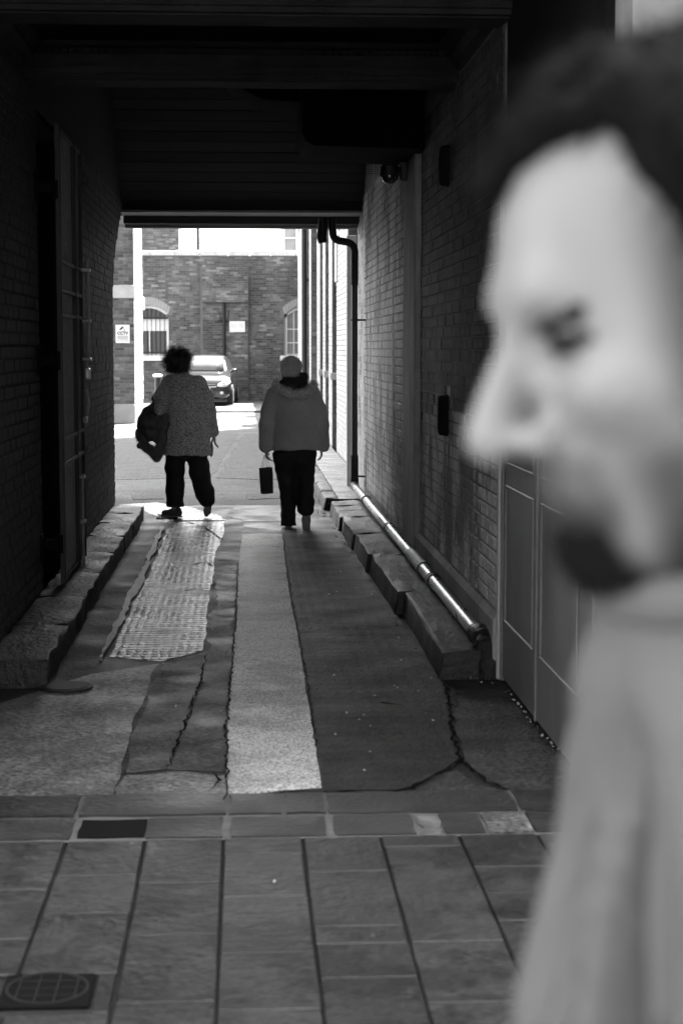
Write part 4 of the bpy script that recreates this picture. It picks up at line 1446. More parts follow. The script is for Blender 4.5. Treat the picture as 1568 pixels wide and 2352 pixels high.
# ================================================================== PEOPLE: implicit surfaces meshed by surface nets
class SDF:
    def __init__(self, lo, hi, h):
        self.lo = np.array(lo, np.float32)
        self.h = h
        self.n = np.ceil((np.array(hi) - self.lo) / h).astype(int) + 1
        self.V = np.full(self.n, 1.0, np.float32)

    def _sub(self, a, b):
        i0 = np.clip(np.floor((np.array(a) - self.lo) / self.h).astype(int), 0, self.n)
        i1 = np.clip(np.ceil((np.array(b) - self.lo) / self.h).astype(int) + 1, 0, self.n)
        sl = tuple(slice(x, y) for x, y in zip(i0, i1))
        g = np.meshgrid(*[self.lo[k] + self.h * np.arange(i0[k], i1[k], dtype=np.float32) for k in range(3)], indexing='ij')
        return sl, g

    def _merge(self, sl, d, k, op):
        V = self.V[sl]
        if V.size == 0: return
        if op == 'sub':
            d = -d
            if k:
                t = np.clip(.5 - .5 * (V - d) / k, 0, 1)
                self.V[sl] = V * (1 - t) + d * t + k * t * (1 - t)
            else: self.V[sl] = np.maximum(V, d)
        else:
            if k:
                t = np.clip(.5 + .5 * (V - d) / k, 0, 1)
                self.V[sl] = V * (1 - t) + d * t - k * t * (1 - t)
            else: self.V[sl] = np.minimum(V, d)

    def cone(self, a, b, ra, rb, k=.02, sq=(1, 1, 1), op='add'):
        a, b = np.array(a, np.float32), np.array(b, np.float32)
        m = max(ra, rb) * max(1, 1 / min(sq)) + k * 2 + self.h * 3
        sl, g = self._sub(np.minimum(a, b) - m, np.maximum(a, b) + m)
        ab = b - a
        L = max(float(ab @ ab), 1e-9)
        t = np.clip(((g[0] - a[0]) * ab[0] + (g[1] - a[1]) * ab[1] + (g[2] - a[2]) * ab[2]) / L, 0, 1)
        d = np.sqrt(((g[0] - a[0] - t * ab[0]) * sq[0]) ** 2 + ((g[1] - a[1] - t * ab[1]) * sq[1]) ** 2 + ((g[2] - a[2] - t * ab[2]) * sq[2]) ** 2) - (ra + (rb - ra) * t)
        self._merge(sl, d, k, op)

    def chain(self, pts, rs, k=.02, sq=(1, 1, 1)):
        for i in range(len(pts) - 1): self.cone(pts[i], pts[i + 1], rs[i], rs[i + 1], k, sq)

    def ell(self, c, r, k=.02, op='add', rot=None):
        c, r = np.array(c, np.float32), np.array(r, np.float32)
        m = (max(r) if rot is not None else r) + k * 2 + self.h * 3
        sl, g = self._sub(c - m, c + m)
        p = [g[i] - c[i] for i in range(3)]
        if rot is not None:
            Q = np.array(rot.transposed())
            p = [Q[i][0] * p[0] + Q[i][1] * p[1] + Q[i][2] * p[2] for i in range(3)]
        k0 = np.sqrt(sum((p[i] / r[i]) ** 2 for i in range(3)))
        k1 = np.sqrt(sum((p[i] / r[i] ** 2) ** 2 for i in range(3))) + 1e-6
        self._merge(sl, k0 * (k0 - 1) / k1, k, op)

    def loft(self, rows, k=.02):
        """stack of ellipses (z, cx, cy, rx, ry): a body-like trunk"""
        rows = sorted(rows)
        z = np.array([r[0] for r in rows])
        hi = [max(r[1] + r[3] for r in rows), max(r[2] + r[4] for r in rows), z[-1]]
        lo = [min(r[1] - r[3] for r in rows), min(r[2] - r[4] for r in rows), z[0]]
        m = .06 + k
        sl, g = self._sub(np.array(lo) - m, np.array(hi) + m)
        f = lambda i: np.interp(g[2], z, [r[i] for r in rows]).astype(np.float32)
        cx, cy, rx, ry = f(1), f(2), f(3), f(4)
        q = np.sqrt(((g[0] - cx) / rx) ** 2 + ((g[1] - cy) / ry) ** 2)
        d = (q - 1) * np.minimum(rx, ry)
        d = np.maximum(d, np.maximum(z[0] - g[2], g[2] - z[-1]))
        self._merge(sl, d, k, 'add')

    def wobble(self, amp, freq, seed=0):
        g = np.meshgrid(*[self.lo[k] + self.h * np.arange(self.n[k], dtype=np.float32) for k in range(3)], indexing='ij')
        rs = np.random.RandomState(seed)
        for _ in range(6):
            w = rs.randn(3) * freq
            self.V += amp / 2.4 * np.sin(w[0] * g[0] + w[1] * g[1] + w[2] * g[2] + rs.rand() * 6.3).astype(np.float32)

    def grid(self):
        return np.meshgrid(*[self.lo[k] + self.h * np.arange(self.n[k], dtype=np.float32) for k in range(3)], indexing='ij')

    def mesh(self, name, relax=2):
        V = self.V
        s = V < 0
        nx, ny, nz = V.shape
        cs = np.zeros((nx - 1, ny - 1, nz - 1), int)
        for dx in (0, 1):
            for dy in (0, 1):
                for dz in (0, 1):
                    cs += s[dx:nx - 1 + dx, dy:ny - 1 + dy, dz:nz - 1 + dz]
        act = (cs > 0) & (cs < 8)
        idx = np.full(act.shape, -1, int)
        ijk = np.argwhere(act)
        idx[act] = np.arange(len(ijk))
        acc = np.zeros((len(ijk), 3)); cnt = np.zeros(len(ijk))
        I, J, Kk = ijk.T
        corners = [(0, 0, 0), (1, 0, 0), (0, 1, 0), (1, 1, 0), (0, 0, 1), (1, 0, 1), (0, 1, 1), (1, 1, 1)]
        for a in range(8):
            for b in range(a + 1, 8):
                ca, cb = corners[a], corners[b]
                if sum(abs(ca[t] - cb[t]) for t in range(3)) != 1: continue
                va = V[I + ca[0], J + ca[1], Kk + ca[2]]
                vb = V[I + cb[0], J + cb[1], Kk + cb[2]]
                cr = (va < 0) != (vb < 0)
                t = np.where(cr, va / np.where(cr, va - vb, 1), 0)
                for ax in range(3):
                    acc[:, ax] += np.where(cr, ca[ax] + t * (cb[ax] - ca[ax]), 0)
                cnt += cr
        P = self.lo + self.h * (ijk + acc / cnt[:, None])
        faces = []
        for ax in range(3):
            sl0 = [slice(None)] * 3; sl1 = [slice(None)] * 3
            sl0[ax] = slice(0, -1); sl1[ax] = slice(1, None)
            ch = s[tuple(sl0)] != s[tuple(sl1)]
            o1, o2 = [(1, 2), (2, 0), (0, 1)][ax]
            e = np.argwhere(ch)
            ok = (e[:, o1] > 0) & (e[:, o2] > 0) & (e[:, o1] < act.shape[o1]) & (e[:, o2] < act.shape[o2]) & (e[:, ax] < act.shape[ax])
            e = e[ok]
            flip = s[tuple(e.T)]
            q = []
            for d1, d2 in ((-1, -1), (0, -1), (0, 0), (-1, 0)):
                c = e.copy(); c[:, o1] += d1; c[:, o2] += d2
                q.append(idx[tuple(c.T)])
            q = np.stack(q, 1)
            q[~flip] = q[~flip][:, ::-1]
            faces.append(q[(q >= 0).all(1)])
        F = np.concatenate(faces)
        # relax a little along edges
        for _ in range(relax):
            S = np.zeros_like(P); C = np.zeros(len(P))
            for a, b in ((0, 1), (1, 2), (2, 3), (3, 0)):
                np.add.at(S, F[:, a], P[F[:, b]]); np.add.at(C, F[:, a], 1)
                np.add.at(S, F[:, b], P[F[:, a]]); np.add.at(C, F[:, b], 1)
            P = P * .5 + .5 * S / np.maximum(C, 1)[:, None]
        me = bpy.data.meshes.new(name)
        me.from_pydata(P.tolist(), [], F.tolist())
        me.polygons.foreach_set('use_smooth', [True] * len(me.polygons))
        me.update()
        return me

    def build(self, name, m, parent, relax=2):
        return link(name, self.mesh(name, relax), m, parent)


def fur(name, me, m, parent, count, length, width=.003, lift=.7, seed=0, bias=(0, 0, -.3), curl=0.0, jit=.5):
    """thin tapering hairs rooted on a mesh"""
    rs = np.random.RandomState(seed)
    nv = len(me.vertices)
    co = np.zeros(nv * 3, np.float32); me.vertices.foreach_get('co', co); co = co.reshape(-1, 3)
    no = np.zeros(nv * 3, np.float32); me.vertices.foreach_get('normal', no); no = no.reshape(-1, 3)
    pick = rs.randint(0, nv, count)
    V, F = [], []
    for i in pick:
        p = Vector(co[i].tolist()); n = Vector(no[i].tolist())
        d = (n * lift + Vector(bias) + Vector((rs.randn(3) * jit * .5).tolist())).normalized()
        side = d.cross(Vector((rs.randn(3)).tolist())).normalized()
        L = length * rs.uniform(.6, 1.3)
        b = len(V)
        seg = 4 if curl else 2
        up = d.cross(side)
        for k in range(seg + 1):
            t = k / seg
            q = p + d * L * t + (up * math.sin(t * 4.5) + side * (1 - math.cos(t * 4.5))) * curl * L * .5
            w = width * (1 - .8 * t)
            V += [tuple(q - side * w), tuple(q + side * w)]
        F += [(b + 2 * k, b + 2 * k + 1, b + 2 * k + 3, b + 2 * k + 2) for k in range(seg)]
    mf = bpy.data.meshes.new(name)
    mf.from_pydata(V, [], F)
    o = link(name, mf, m, parent)
    return o


M['skin'] = mat('skin', .26, .5, .06, 30, bump=.06, bscale=120)
M['skin2'] = mat('skin_pale', .30, .5, .06, 30)
M['hair_dark'] = mat('dark_hair', .0035, .8, .3, 40, bump=.3, bscale=90, spec=.12)
M['hair_brown'] = mat('curly_hair', .03, .45, .4, 30)
M['hair_grey'] = mat('short_grey_hair', .65, .5, .35, 60, stretch=(3, 3, .6))
M['hair_mid'] = mat('darker_grey_hair', .3, .5, .3, 40)
M['knit'] = mat('knitted_wool', .6, .95, .2, 14, bump=1.0, bscale=70, bdist=.02, speck=.9, sscale=85)
M['wool_dark'] = mat('dark_wool', .11, .95, .3, 10, bump=.5, bscale=80, bdist=.01)
M['fur'] = mat('fur', .14, .8, .4, 30)
M['fur_pale'] = mat('pale_fur', .65, .8, .45, 40)
M['trouser'] = mat('black_trousers', .012, .75, .3, 6, bump=.4, bscale=18, bdist=.01)
M['jean'] = mat('dark_jeans', .014, .8, .4, 5, bump=.5, bscale=22, bdist=.012)
M['parka'] = mat('grey_parka', .42, .9, .18, 5, bump=.5, bscale=12, bdist=.012, speck=.25, sscale=140)
M['parka_dark'] = mat('dark_hood_lining', .018, .8, .3, 12, bump=.6, bscale=20, bdist=.02)
M['shoe'] = mat('canvas_shoe', .1, .8, .2, 30)
M['sole'] = mat('rubber_sole', .2, .7, .2, 30, bump=.5, bscale=60)
M['bag'] = mat('paper_bag', .04, .55, .25, 6)
ms = mat('stubble_shade_skin', .27, .45, .06, 30, bump=.06, bscale=120)
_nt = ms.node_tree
_at = _nt.nodes.new('ShaderNodeAttribute'); _at.attribute_name = 'stubble_shade'
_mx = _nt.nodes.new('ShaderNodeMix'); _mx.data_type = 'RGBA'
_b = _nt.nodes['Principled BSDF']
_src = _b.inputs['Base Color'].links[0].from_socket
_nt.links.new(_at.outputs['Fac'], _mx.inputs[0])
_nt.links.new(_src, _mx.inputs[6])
_mx.inputs[7].default_value = (.035, .035, .035, 1)  # dark tone for beard growth and painted cheek shade
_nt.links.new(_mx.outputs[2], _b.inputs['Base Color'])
M['skin_stubble_shade'] = ms
M['beard'] = mat('short_beard', .014, .9, .4, 60, spec=.1)
M['leather'] = mat('black_leather', .012, .4, .2, 20)
M['shirt'] = mat('pale_shirt', .13, .85, .1, 6, bump=.3, bscale=10, bdist=.02)


def hand(S, w, d, up, side, sc=1.0, curl=.5, k=.006):
    """palm and five fingers: w wrist, d pointing to the fingers, side towards the thumb"""
    w, d, side = Vector(w), Vector(d).normalized(), Vector(side).normalized()
    nrm = Vector(up).normalized()
    p1 = w + d * .085 * sc
    for s_ in (-.028, -.010, .010, .028):
        S.cone(w + side * s_ * .5 * sc, p1 + side * s_ * sc, .014 * sc, .0115 * sc, k)
    for s_, L in ((-.029, .058), (-.010, .070), (.010, .076), (.029, .068)):
        a = p1 + side * s_ * sc
        d1 = (d - nrm * curl).normalized()
        d2 = (d - nrm * curl * 2.6).normalized()
        m1 = a + d1 * L * .5 * sc
        m2 = m1 + d2 * L * .5 * sc
        S.cone(a, m1, .0095 * sc, .0085 * sc, .003); S.cone(m1, m2, .0085 * sc, .007 * sc, .003)
    a = w + d * .02 * sc + side * .02 * sc
    m1 = a + (d * .6 + side * .8).normalized() * .045 * sc
    m2 = m1 + (d * .9 + side * .2 - nrm * curl * .6).normalized() * .035 * sc
    S.cone(a, m1, .013 * sc, .010 * sc, .005); S.cone(m1, m2, .010 * sc, .0075 * sc, .003)


def head(S, c, fwd=1, k=.012, sc=1.0):
    """head whose face looks along +y"""
    c = Vector(c)
    P = lambda x, y, z: c + Vector((x, y, z)) * sc
    S.ell(P(0, -.008, .035), (.075 * sc, .095 * sc, .088 * sc), k)
    S.ell(P(0, .03, -.035), (.06 * sc, .062 * sc, .085 * sc), .02)
    S.cone(P(0, .09, .0), P(0, .112, -.04), .010 * sc, .014 * sc, .01)
    S.cone(P(-.02, .085, -.075), P(.02, .085, -.075), .010 * sc, .010 * sc, .012)
    S.ell(P(0, .07, -.105), (.025 * sc, .02 * sc, .018 * sc), .012)
    for s_ in (-1, 1):
        S.ell(P(s_ * .032, .09, .0), (.014 * sc, .012 * sc, .010 * sc), .008, 'sub')
        S.ell(P(s_ * .031, .075, .0), (.012 * sc, .012 * sc, .011 * sc), .002)
        S.ell(P(s_ * .076, -.005, -.012), (.010 * sc, .018 * sc, .030 * sc), .004)
    S.cone(P(0, -.02, -.08), P(0, -.035, -.20), .052 * sc, .056 * sc, .02)


# ------------------------------------------------------------------ woman in the knitted tunic
WY1 = 17.6
w1 = tag(empty('person', (gp(415, 1187).x, WY1, 0)), 'person with dark curly hair in a long speckled knit tunic, coat over the arm', 'person')
# body (skin): one continuous figure
S = SDF((-.36, -.25, -.01), (.48, .38, 1.72), .0075)
head(S, (0.0, .02, 1.555))
S.loft([(1.43, .03, 0, .06, .06), (1.38, .035, 0, .15, .085), (1.2, .05, .0, .15, .10), (1.05, .06, 0, .145, .10), (.85, .06, 0, .17, .12), (.70, .06, 0, .15, .11)], .03)
S.chain([(-.12, 0, 1.36), (-.19, .0, 1.10), (-.17, .22, 1.04)], [.05, .042, .032], .02)
S.chain([(.21, 0, 1.36), (.29, .0, 1.08), (.345, .05, .84)], [.05, .042, .03], .02)
S.chain([(-.045, 0, .74), (-.05, .02, .42), (-.05, 0, .06)], [.085, .06, .04], .02)
S.chain([(.155, 0, .74), (.20, .03, .42), (.265, -.10, .14)], [.085, .06, .04], .02)
hand(S, (.345, .055, .835), (.05, .25, -1), (-1, .2, 0), (0, 1, .2), .95, .35)
hand(S, (-.17, .22, 1.04), (.25, 1, -.2), (0, .2, 1), (1, 0, .2), .95, .5)
S.build('body', M['skin2'], w1)
# tunic
S = SDF((-.36, -.30, .58), (.50, .40, 1.5), .008)
S.loft([(1.455, .03, .0, .060, .065), (1.435, .033, .0, .095, .082), (1.40, .035, 0, .165, .10), (1.35, .04, 0, .185, .115), (1.25, .055, .0, .180, .13), (1.10, .065, 0, .180, .135), (1.0, .07, 0, .195, .145), (.85, .074, 0, .225, .16), (.72, .075, 0, .238, .165), (.627, .075, 0, .245, .165)], .0)
S.chain([(-.105, 0, 1.365), (-.175, -.01, 1.22), (-.195, -.01, 1.09)], [.070, .070, .068], .035)
S.chain([(-.195, -.01, 1.09), (-.18, .12, 1.045)], [.066, .052], .02)
S.chain([(.195, 0, 1.365), (.265, -.01, 1.21), (.300, -.01, 1.07), (.348, .04, .855)], [.070, .066, .062, .052], .03)
S.wobble(.004, 26, 3)
S.build('tunic', M['knit'], w1, 1)
# wide trousers
S = SDF((-.25, -.30, .05), (.46, .30, .80), .008)
S.loft([(.78, .06, 0, .17, .12), (.66, .06, 0, .18, .12), (.60, .06, 0, .17, .11)], .02)
S.loft([(.72, -.04, 0, .10, .10), (.55, -.048, .0, .100, .105), (.35, -.05, .01, .095, .10), (.2, -.052, .0, .094, .105), (.115, -.052, -.005, .088, .10)], .02)
for (a, b_, ra, rb_) in (((.165, .0, .70), (.195, .02, .45), .108, .104), ((.195, .02, .45), (.245, -.05, .25), .104, .092), ((.245, -.05, .25), (.268, -.09, .20), .092, .088)):
    S.cone(a, b_, ra, rb_, .03)
S.cone((.29, -.06, .22), (.325, -.05, .165), .05, .02, .03)
S.wobble(.006, 22, 5)
S.build('trousers', M['trouser'], w1, 1)


def shoe(parent, toe_dir, pos, sole_up=0.0, roll=0.0, L=.25, m=None):
    """flat slip-on: local +y is the toe; sole_up lifts the heel"""
    S = SDF((-.07, -.16, -.02), (.07, .18, .13), .006)
    S.chain([(0, -.085, .045), (0, 0, .045), (.004, .09, .035)], [.036, .038, .036], .02, (.95, 1, 1.0))
    S.cone((0, -.075, .08), (0, -.02, .07), .032, .03, .02)
    g = S.grid()
    S.V = np.maximum(S.V, -(g[2] - .012))
    up = S.build('shoe', m or M['shoe'], parent, 1)
    poly = []
    for k in range(28):
        a = 2 * math.pi * k / 28
        y = .132 * math.sin(a)
        wv = .036 + .010 * math.sin(a * 1.0) - .008 * math.exp(-((y + .01) / .035) ** 2)
        poly.append((wv * math.cos(a), y + .003))
    b = MB(); b.prism(poly, -.002, .018, 'z')
    so = b.build('sole', M['sole'], up)
    b = MB(); b.prism([(p[0] * .35, p[1] * .75) for p in poly], -.0045, -.001, 'z'); b.build('tread', M['shoe'], up) if False else None
    up.rotation_euler = Euler((sole_up, roll, toe_dir), 'ZYX') if False else (Matrix.Rotation(toe_dir, 3, 'Z') @ Matrix.Rotation(roll, 3, 'Y') @ Matrix.Rotation(sole_up, 3, 'X')).to_euler()
    up.location = pos
    sc = L / .264
    up.scale = (sc, sc, sc)
    return up


shoe(w1, R(62), (-.085, .01, .002), 0, 0)
shoe(w1, R(-8), (.272, -.075, .118), R(-66), R(10))
# hair: curly mass
S = SDF((-.2, -.2, 1.38), (.2, .2, 1.74), .008)
S.ell((0, .0, 1.575), (.110, .118, .105), .02)
for k in range(34):
    a = random.uniform(0, 6.28)
    t = random.uniform(-.9, 1)
    r_ = math.sqrt(max(0, 1 - t * t))
    if math.sin(a) * r_ > .55 and t < .3: continue
    S.ell((.112 * r_ * math.cos(a), -.005 + .11 * r_ * math.sin(a), 1.57 + .10 * t - (.012 if t < -.5 else 0)), [random.uniform(.022, .042)] * 3, .012)
hm = S.build('hair', M['hair_brown'], w1, 1)
fur('curls', hm.data, M['hair_brown'], hm, 2600, .045, .0022, .6, 4, (0, 0, -.1), .9, .9)
# handbag strap and small dark purse in the right hand
pu = tag(empty('purse', (w1.location.x + .315, WY1 + .03, .72)), 'small dark purse hanging from the hand beside the knit tunic', 'purse')
S = SDF((-.05, -.08, -.13), (.06, .08, .10), .005)
S.ell((0, 0, -.04), (.020, .055, .075), .01)
S.build('pouch', M['leather'], pu)
b = MB(); b.tube(arc([(-.005, -.04, .0), (.012, -.03, .07), (.03, .0, .105), (.02, .03, .07), (.0, .04, .0)]), .005, 6); b.build('strap', M['leather'], pu)
# coat with fur edge over the left arm
ct = tag(empty('fur_trimmed_coat', (w1.location.x - .30, WY1 + .05, .6)), 'dark coat with fur edging carried over the forearm', 'coat')
ox, oz = .30, -.60


def CP(cx, cy, y=0.0):
    return ((cx - 625) * .000794 + ox, y - .05, (2230 - cy) * .000794 + oz)


S = SDF((-.22, -.24, -.08), (.36, .22, .62), .008)
S.chain([CP(300, 800, .08), CP(240, 920, .06), CP(215, 1050, .05), CP(225, 1180, .05)], [.035, .075, .092, .075], .04)
S.chain([CP(330, 860, .06), CP(290, 1010, .0), CP(265, 1150, -.01)], [.05, .080, .085], .04)
S.chain([CP(420, 960, .02), CP(390, 1100, -.02), CP(380, 1240, -.02)], [.055, .06, .06], .03)
S.cone(CP(300, 735, .1), CP(320, 735, .1), .036, .036, .01)
S.cone(CP(110, 1320, .1), CP(180, 1330, .1), .03, .04, .03)
S.wobble(.007, 30, 8)
S.build('cloth', M['wool_dark'], ct, 1)
S = SDF((-.24, -.26, -.10), (.38, .22, .55), .008)
S.chain([CP(100, 1150, .0), CP(130, 1220, -.02), CP(180, 1300, -.03), CP(260, 1370, -.04), CP(330, 1450, -.04), CP(370, 1380, -.05), CP(410, 1250, -.05), CP(420, 1130, -.05), CP(470, 1050, -.05), CP(440, 970, -.05), CP(360, 990, -.05), CP(350, 1070, -.05)],
        [.034, .038, .042, .050, .050, .050, .052, .048, .042, .040, .044, .040], .02)
S.wobble(.006, 40, 9)
fm = S.build('fur_edge', M['fur'], ct, 1)
fur('fur_hairs', fm.data, M['fur'], fm, 2600, .020, .0013, .9, 6, (0, 0, -.2), 0, .8)

# ------------------------------------------------------------------ woman in the parka
WY2 = 16.6
w2 = tag(empty('person', (gp(654.5 + 15.5, 1210).x, WY2, 0)), 'person with short grey hair in a grey parka with a fur edged hood', 'person')
S = SDF((-.36, -.30, -.02), (.42, .36, 1.66), .0075)
head(S, (0.0, .03, 1.502), sc=.97)
S.loft([(1.40, .02, .0, .06, .06), (1.33, .02, 0, .17, .09), (1.15, .03, 0, .16, .11), (.95, .04, 0, .16, .12), (.75, .04, 0, .17, .13), (.62, .035, 0, .16, .12)], .03)
S.chain([(-.17, 0, 1.27), (-.225, .0, 1.0), (-.245, .04, .76)], [.055, .045, .032], .02)
S.chain([(.22, 0, 1.26), (.28, .0, 1.0), (.285, .06, .76)], [.055, .045, .032], .02)
S.chain([(-.06, 0, .68), (-.04, .02, .40), (-.03, .0, .06)], [.09, .065, .045], .02)
S.chain([(.125, 0, .68), (.128, .06, .42), (.128, -.10, .20)], [.09, .065, .045], .02)
hand(S, (-.243, .04, .755), (.08, .0, -1), (-1, .0, 0), (.2, 1, 0), .98, .7)
hand(S, (.29, .065, .76), (.0, .2, -1), (1, .0, 0), (.0, 1, .2), .95, .4)
S.build('body', M['skin2'], w2)
# parka: flared shell with sleeves
S = SDF((-.40, -.32, .66), (.44, .34, 1.44), .008)
S.loft([(1.40, .02, .01, .075, .075), (1.36, .02, .0, .15, .10), (1.30, .02, 0, .215, .125), (1.2, .025, 0, .215, .145), (1.05, .04, 0, .220, .155), (.9, .055, 0, .235, .165), (.79, .068, 0, .245, .17), (.735, .075, 0, .252, .17)], .0)
S.chain([(-.155, 0, 1.275), (-.215, -.01, 1.10), (-.235, -.01, .98), (-.25, .02, .77)], [.078, .074, .072, .066], .03)
S.chain([(.19, 0, 1.275), (.262, -.01, 1.10), (.285, -.01, .98), (.298, .03, .78)], [.078, .074, .070, .060], .03)
S.wobble(.005, 18, 13)
S.build('parka', M['parka'], w2, 1)
b = MB(); b.tube([(x, -.168 + abs(x - .07) ** 2 * .9, .757 - .004 * math.sin(x * 20)) for x in [-.16 + .04 * k for k in range(12)]], .004, 6); b.build('hem_seam', M['parka'], w2)
# hood: crumpled dark cloth in a roll of fur
S = SDF((-.22, -.28, 1.14), (.32, .2, 1.54), .007)
S.ell((.022, -.045, 1.370), (.130, .085, .085), .02)
S.cone((-.065, -.02, 1.44), (.125, -.02, 1.44), .03, .03, .03)
S.ell((.03, -.08, 1.32), (.11, .06, .06), .03)
S.wobble(.010, 38, 14)
S.build('hood', M['parka_dark'], w2, 1)
S = SDF((-.24, -.28, 1.16), (.32, .2, 1.48), .006)
fp = [(-.145, .02, 1.385), (-.145, -.03, 1.355), (-.11, -.09, 1.315), (-.04, -.14, 1.282), (.04, -.165, 1.262), (.11, -.16, 1.268), (.175, -.125, 1.30), (.212, -.06, 1.345), (.205, .0, 1.375)]
S.chain(fp, [.024, .030, .032, .033, .034, .033, .031, .030, .024], .015)
fm = S.build('fur_trim', M['fur_pale'], w2, 1)
fur('fur_hairs', fm.data, M['fur_pale'], fm, 3600, .030, .0013, .9, 16, (0, -.1, -.3), 0, .7)
# short grey hair
S = SDF((-.14, -.14, 1.36), (.14, .18, 1.66), .006)
S.ell((0, .018, 1.535), (.092, .108, .095), .01)
S.ell((0, -.02, 1.475), (.075, .078, .07), .02)
g = S.grid()
S.V = np.maximum(S.V, (g[1] - .085) * .7 - (g[2] - 1.54) * .55)
hm = S.build('hair', M['hair_grey'], w2, 1)
fur('hair_strands', hm.data, M['hair_grey'], hm, 3000, .032, .0014, .45, 21, (0, -.05, -.7), 0, .5)
fur('dark_strands', hm.data, M['hair_mid'], hm, 1500, .030, .0018, .4, 22, (0, -.05, -.7), 0, .5)
# jeans
S = SDF((-.24, -.30, -.01), (.34, .30, .80), .0075)
S.loft([(.80, .045, 0, .19, .14), (.70, .04, 0, .20, .145), (.62, .035, 0, .195, .14)], .02)
S.loft([(.70, -.07, 0, .105, .12), (.56, -.062, 0, .098, .11), (.38, -.042, .015, .078, .088), (.2, -.034, 0, .072, .082), (.012, -.03, -.01, .070, .085)], .02)
S.chain([(.128, 0, .68), (.130, .05, .43), (.128, -.07, .24), (.128, -.11, .18)], [.108, .082, .080, .078], .03)
S.wobble(.005, 34, 17)
S.build('jeans', M['jean'], w2, 1)
shoe(w2, R(4), (-.03, .05, .002), 0, 0, .26)
sh = shoe(w2, R(0), (.135, -.165, .080), R(-97), R(3), .262)
# paper carrier bag
bag = tag(empty('carrier_bag', (w2.location.x - .24, WY2 + .03, .44)), 'small dark paper carrier bag held by its string handles', 'bag')
bag.rotation_euler = (0, R(-3), R(28))
b = MB()
vs = []
for z, sx, sy in ((-.125, .052, .030), (-.06, .053, .033), (.06, .055, .036), (.125, .056, .030)):
    vs += [(-sx, -sy, z), (0, -sy * .9, z), (sx, -sy, z), (sx, 0, z), (sx, sy, z), (0, sy * .9, z), (-sx, sy, z), (-sx, 0, z)]
fs = [(r_ * 8 + k, r_ * 8 + (k + 1) % 8, (r_ + 1) * 8 + (k + 1) % 8, (r_ + 1) * 8 + k) for r_ in range(3) for k in range(8)] + [tuple(range(8))]
b.add(vs, fs); b.build('paper_body', M['bag'], bag)
for s_ in (-1, 1):
    b = MB(); b.tube(arc([(-.032, s_ * .028, .115), (-.022, s_ * .018, .19), (0.0, .0, .245), (.022, s_ * .018, .19), (.032, s_ * .028, .115)]), .0025, 6); b.build('handle', M['fur_pale'], bag)

# ------------------------------------------------------------------ man passing close to the camera
HX, HY, HZ = .2295, .931, 1.724
man = tag(empty('person', (.215, HY, 0)), 'bearded person with dark hair in a pale shirt, blurred in the foreground', 'person')
PITCH, YAW, ROLL = R(16.9), R(12.4), R(4.2)
# head frame: face along local +y turned to -x of the scene, chin down, slightly towards the camera
HR = Matrix.Rotation(R(90) + YAW, 3, 'Z') @ Matrix.Rotation(-PITCH, 3, 'X') @ Matrix.Rotation(ROLL, 3, 'Y')
HC = Vector((HX - man.location.x, 0, HZ))


def hp(x, y, z): return HC + HR @ Vector((x, y, z))


def man_head(S, grow=0.0, k=.012):
    E = lambda c, r, kk=k, op='add': S.ell(hp(*c), [q + grow for q in r], kk, op, HR)
    C = lambda a, b_, ra, rb_, kk=k, op='add': S.cone(hp(*a), hp(*b_), ra + grow, rb_ + grow, kk, (1, 1, 1), op)
    E((0, -.022, .040), (.075, .098, .090))
    E((0, .004, .030), (.064, .080, .078), .02)
    E((0, .032, -.030), (.062, .062, .090), .025)
    C((-.024, .076, .025), (.024, .076, .025), .016, .016, .014)
    C((0, .086, .012), (0, .119, -.032), .0095, .0115, .007)
    E((0, .120, -.039), (.0140, .015, .013), .005)
    for s_ in (-1, 1):
        E((s_ * .0155, .101, -.045), (.0095, .013, .0105), .003)
        E((s_ * .046, .062, -.030), (.024, .026, .022), .014)
        C((s_ * .016, .066, -.112), (s_ * .056, -.002, -.075), .019, .018, .025)
        C((s_ * .056, -.002, -.075), (s_ * .066, -.012, -.02), .018, .015, .025)
        E((s_ * .077, -.012, -.015), (.010, .019, .033), .004)
    E((0, .070, -.072), (.032, .024, .026), .012)
    C((-.018, .089, -.075), (.018, .089, -.075), .0075, .0075, .006)
    C((-.016, .086, -.086), (.016, .086, -.086), .0085, .0085, .006)
    E((0, .068, -.112), (.026, .022, .020), .015)
    for s_ in (-1, 1):
        E((s_ * .035, .097, .001), (.027, .030, .0175), .006, 'sub')
        E((s_ * .032, .069, .000), (.0145, .0135, .0135), .003)
        C((s_ * .018, .078, .009), (s_ * .047, .070, .007), .0045, .0045, .004)
        E((s_ * .0085, .106, -.057), (.007, .011, .007), .002, 'sub')


SX, SY_ = .03, -.0
S = SDF((-.30, -.36, -.01), (.42, .36, 1.86), .0055)
man_head(S)
S.cone(hp(0, -.02, -.07), Vector((.055, 0, 1.49)), .056, .062, .03)
S.loft([(1.50, .08, 0, .055, .08), (1.45, .09, 0, .075, .14), (1.38, .095, 0, .085, .16), (1.2, .09, 0, .09, .15), (1.0, .08, 0, .095, .145), (.88, .075, 0, .10, .16)], .02)
for s_ in (-1, 1):
    S.chain([(.10, s_ * .16, 1.40), (.11, s_ * .23, 1.13), (.03, s_ * .24, .90)], [.042, .040, .032], .015)
    hand(S, (.03, s_ * .24, .895), (-.25, 0, -1), (0, s_, 0), (-1, 0, .2), 1.0, .45)
S.chain([(.07, -.09, .88), (.03, -.10, .48), (.10, -.10, .07)], [.085, .06, .042], .03)
S.chain([(.07, .09, .88), (.02, .10, .48), (-.02, .10, .07)], [.085, .06, .042], .03)
mb_ = S.build('body', M['skin_stubble_shade'], man, 2)
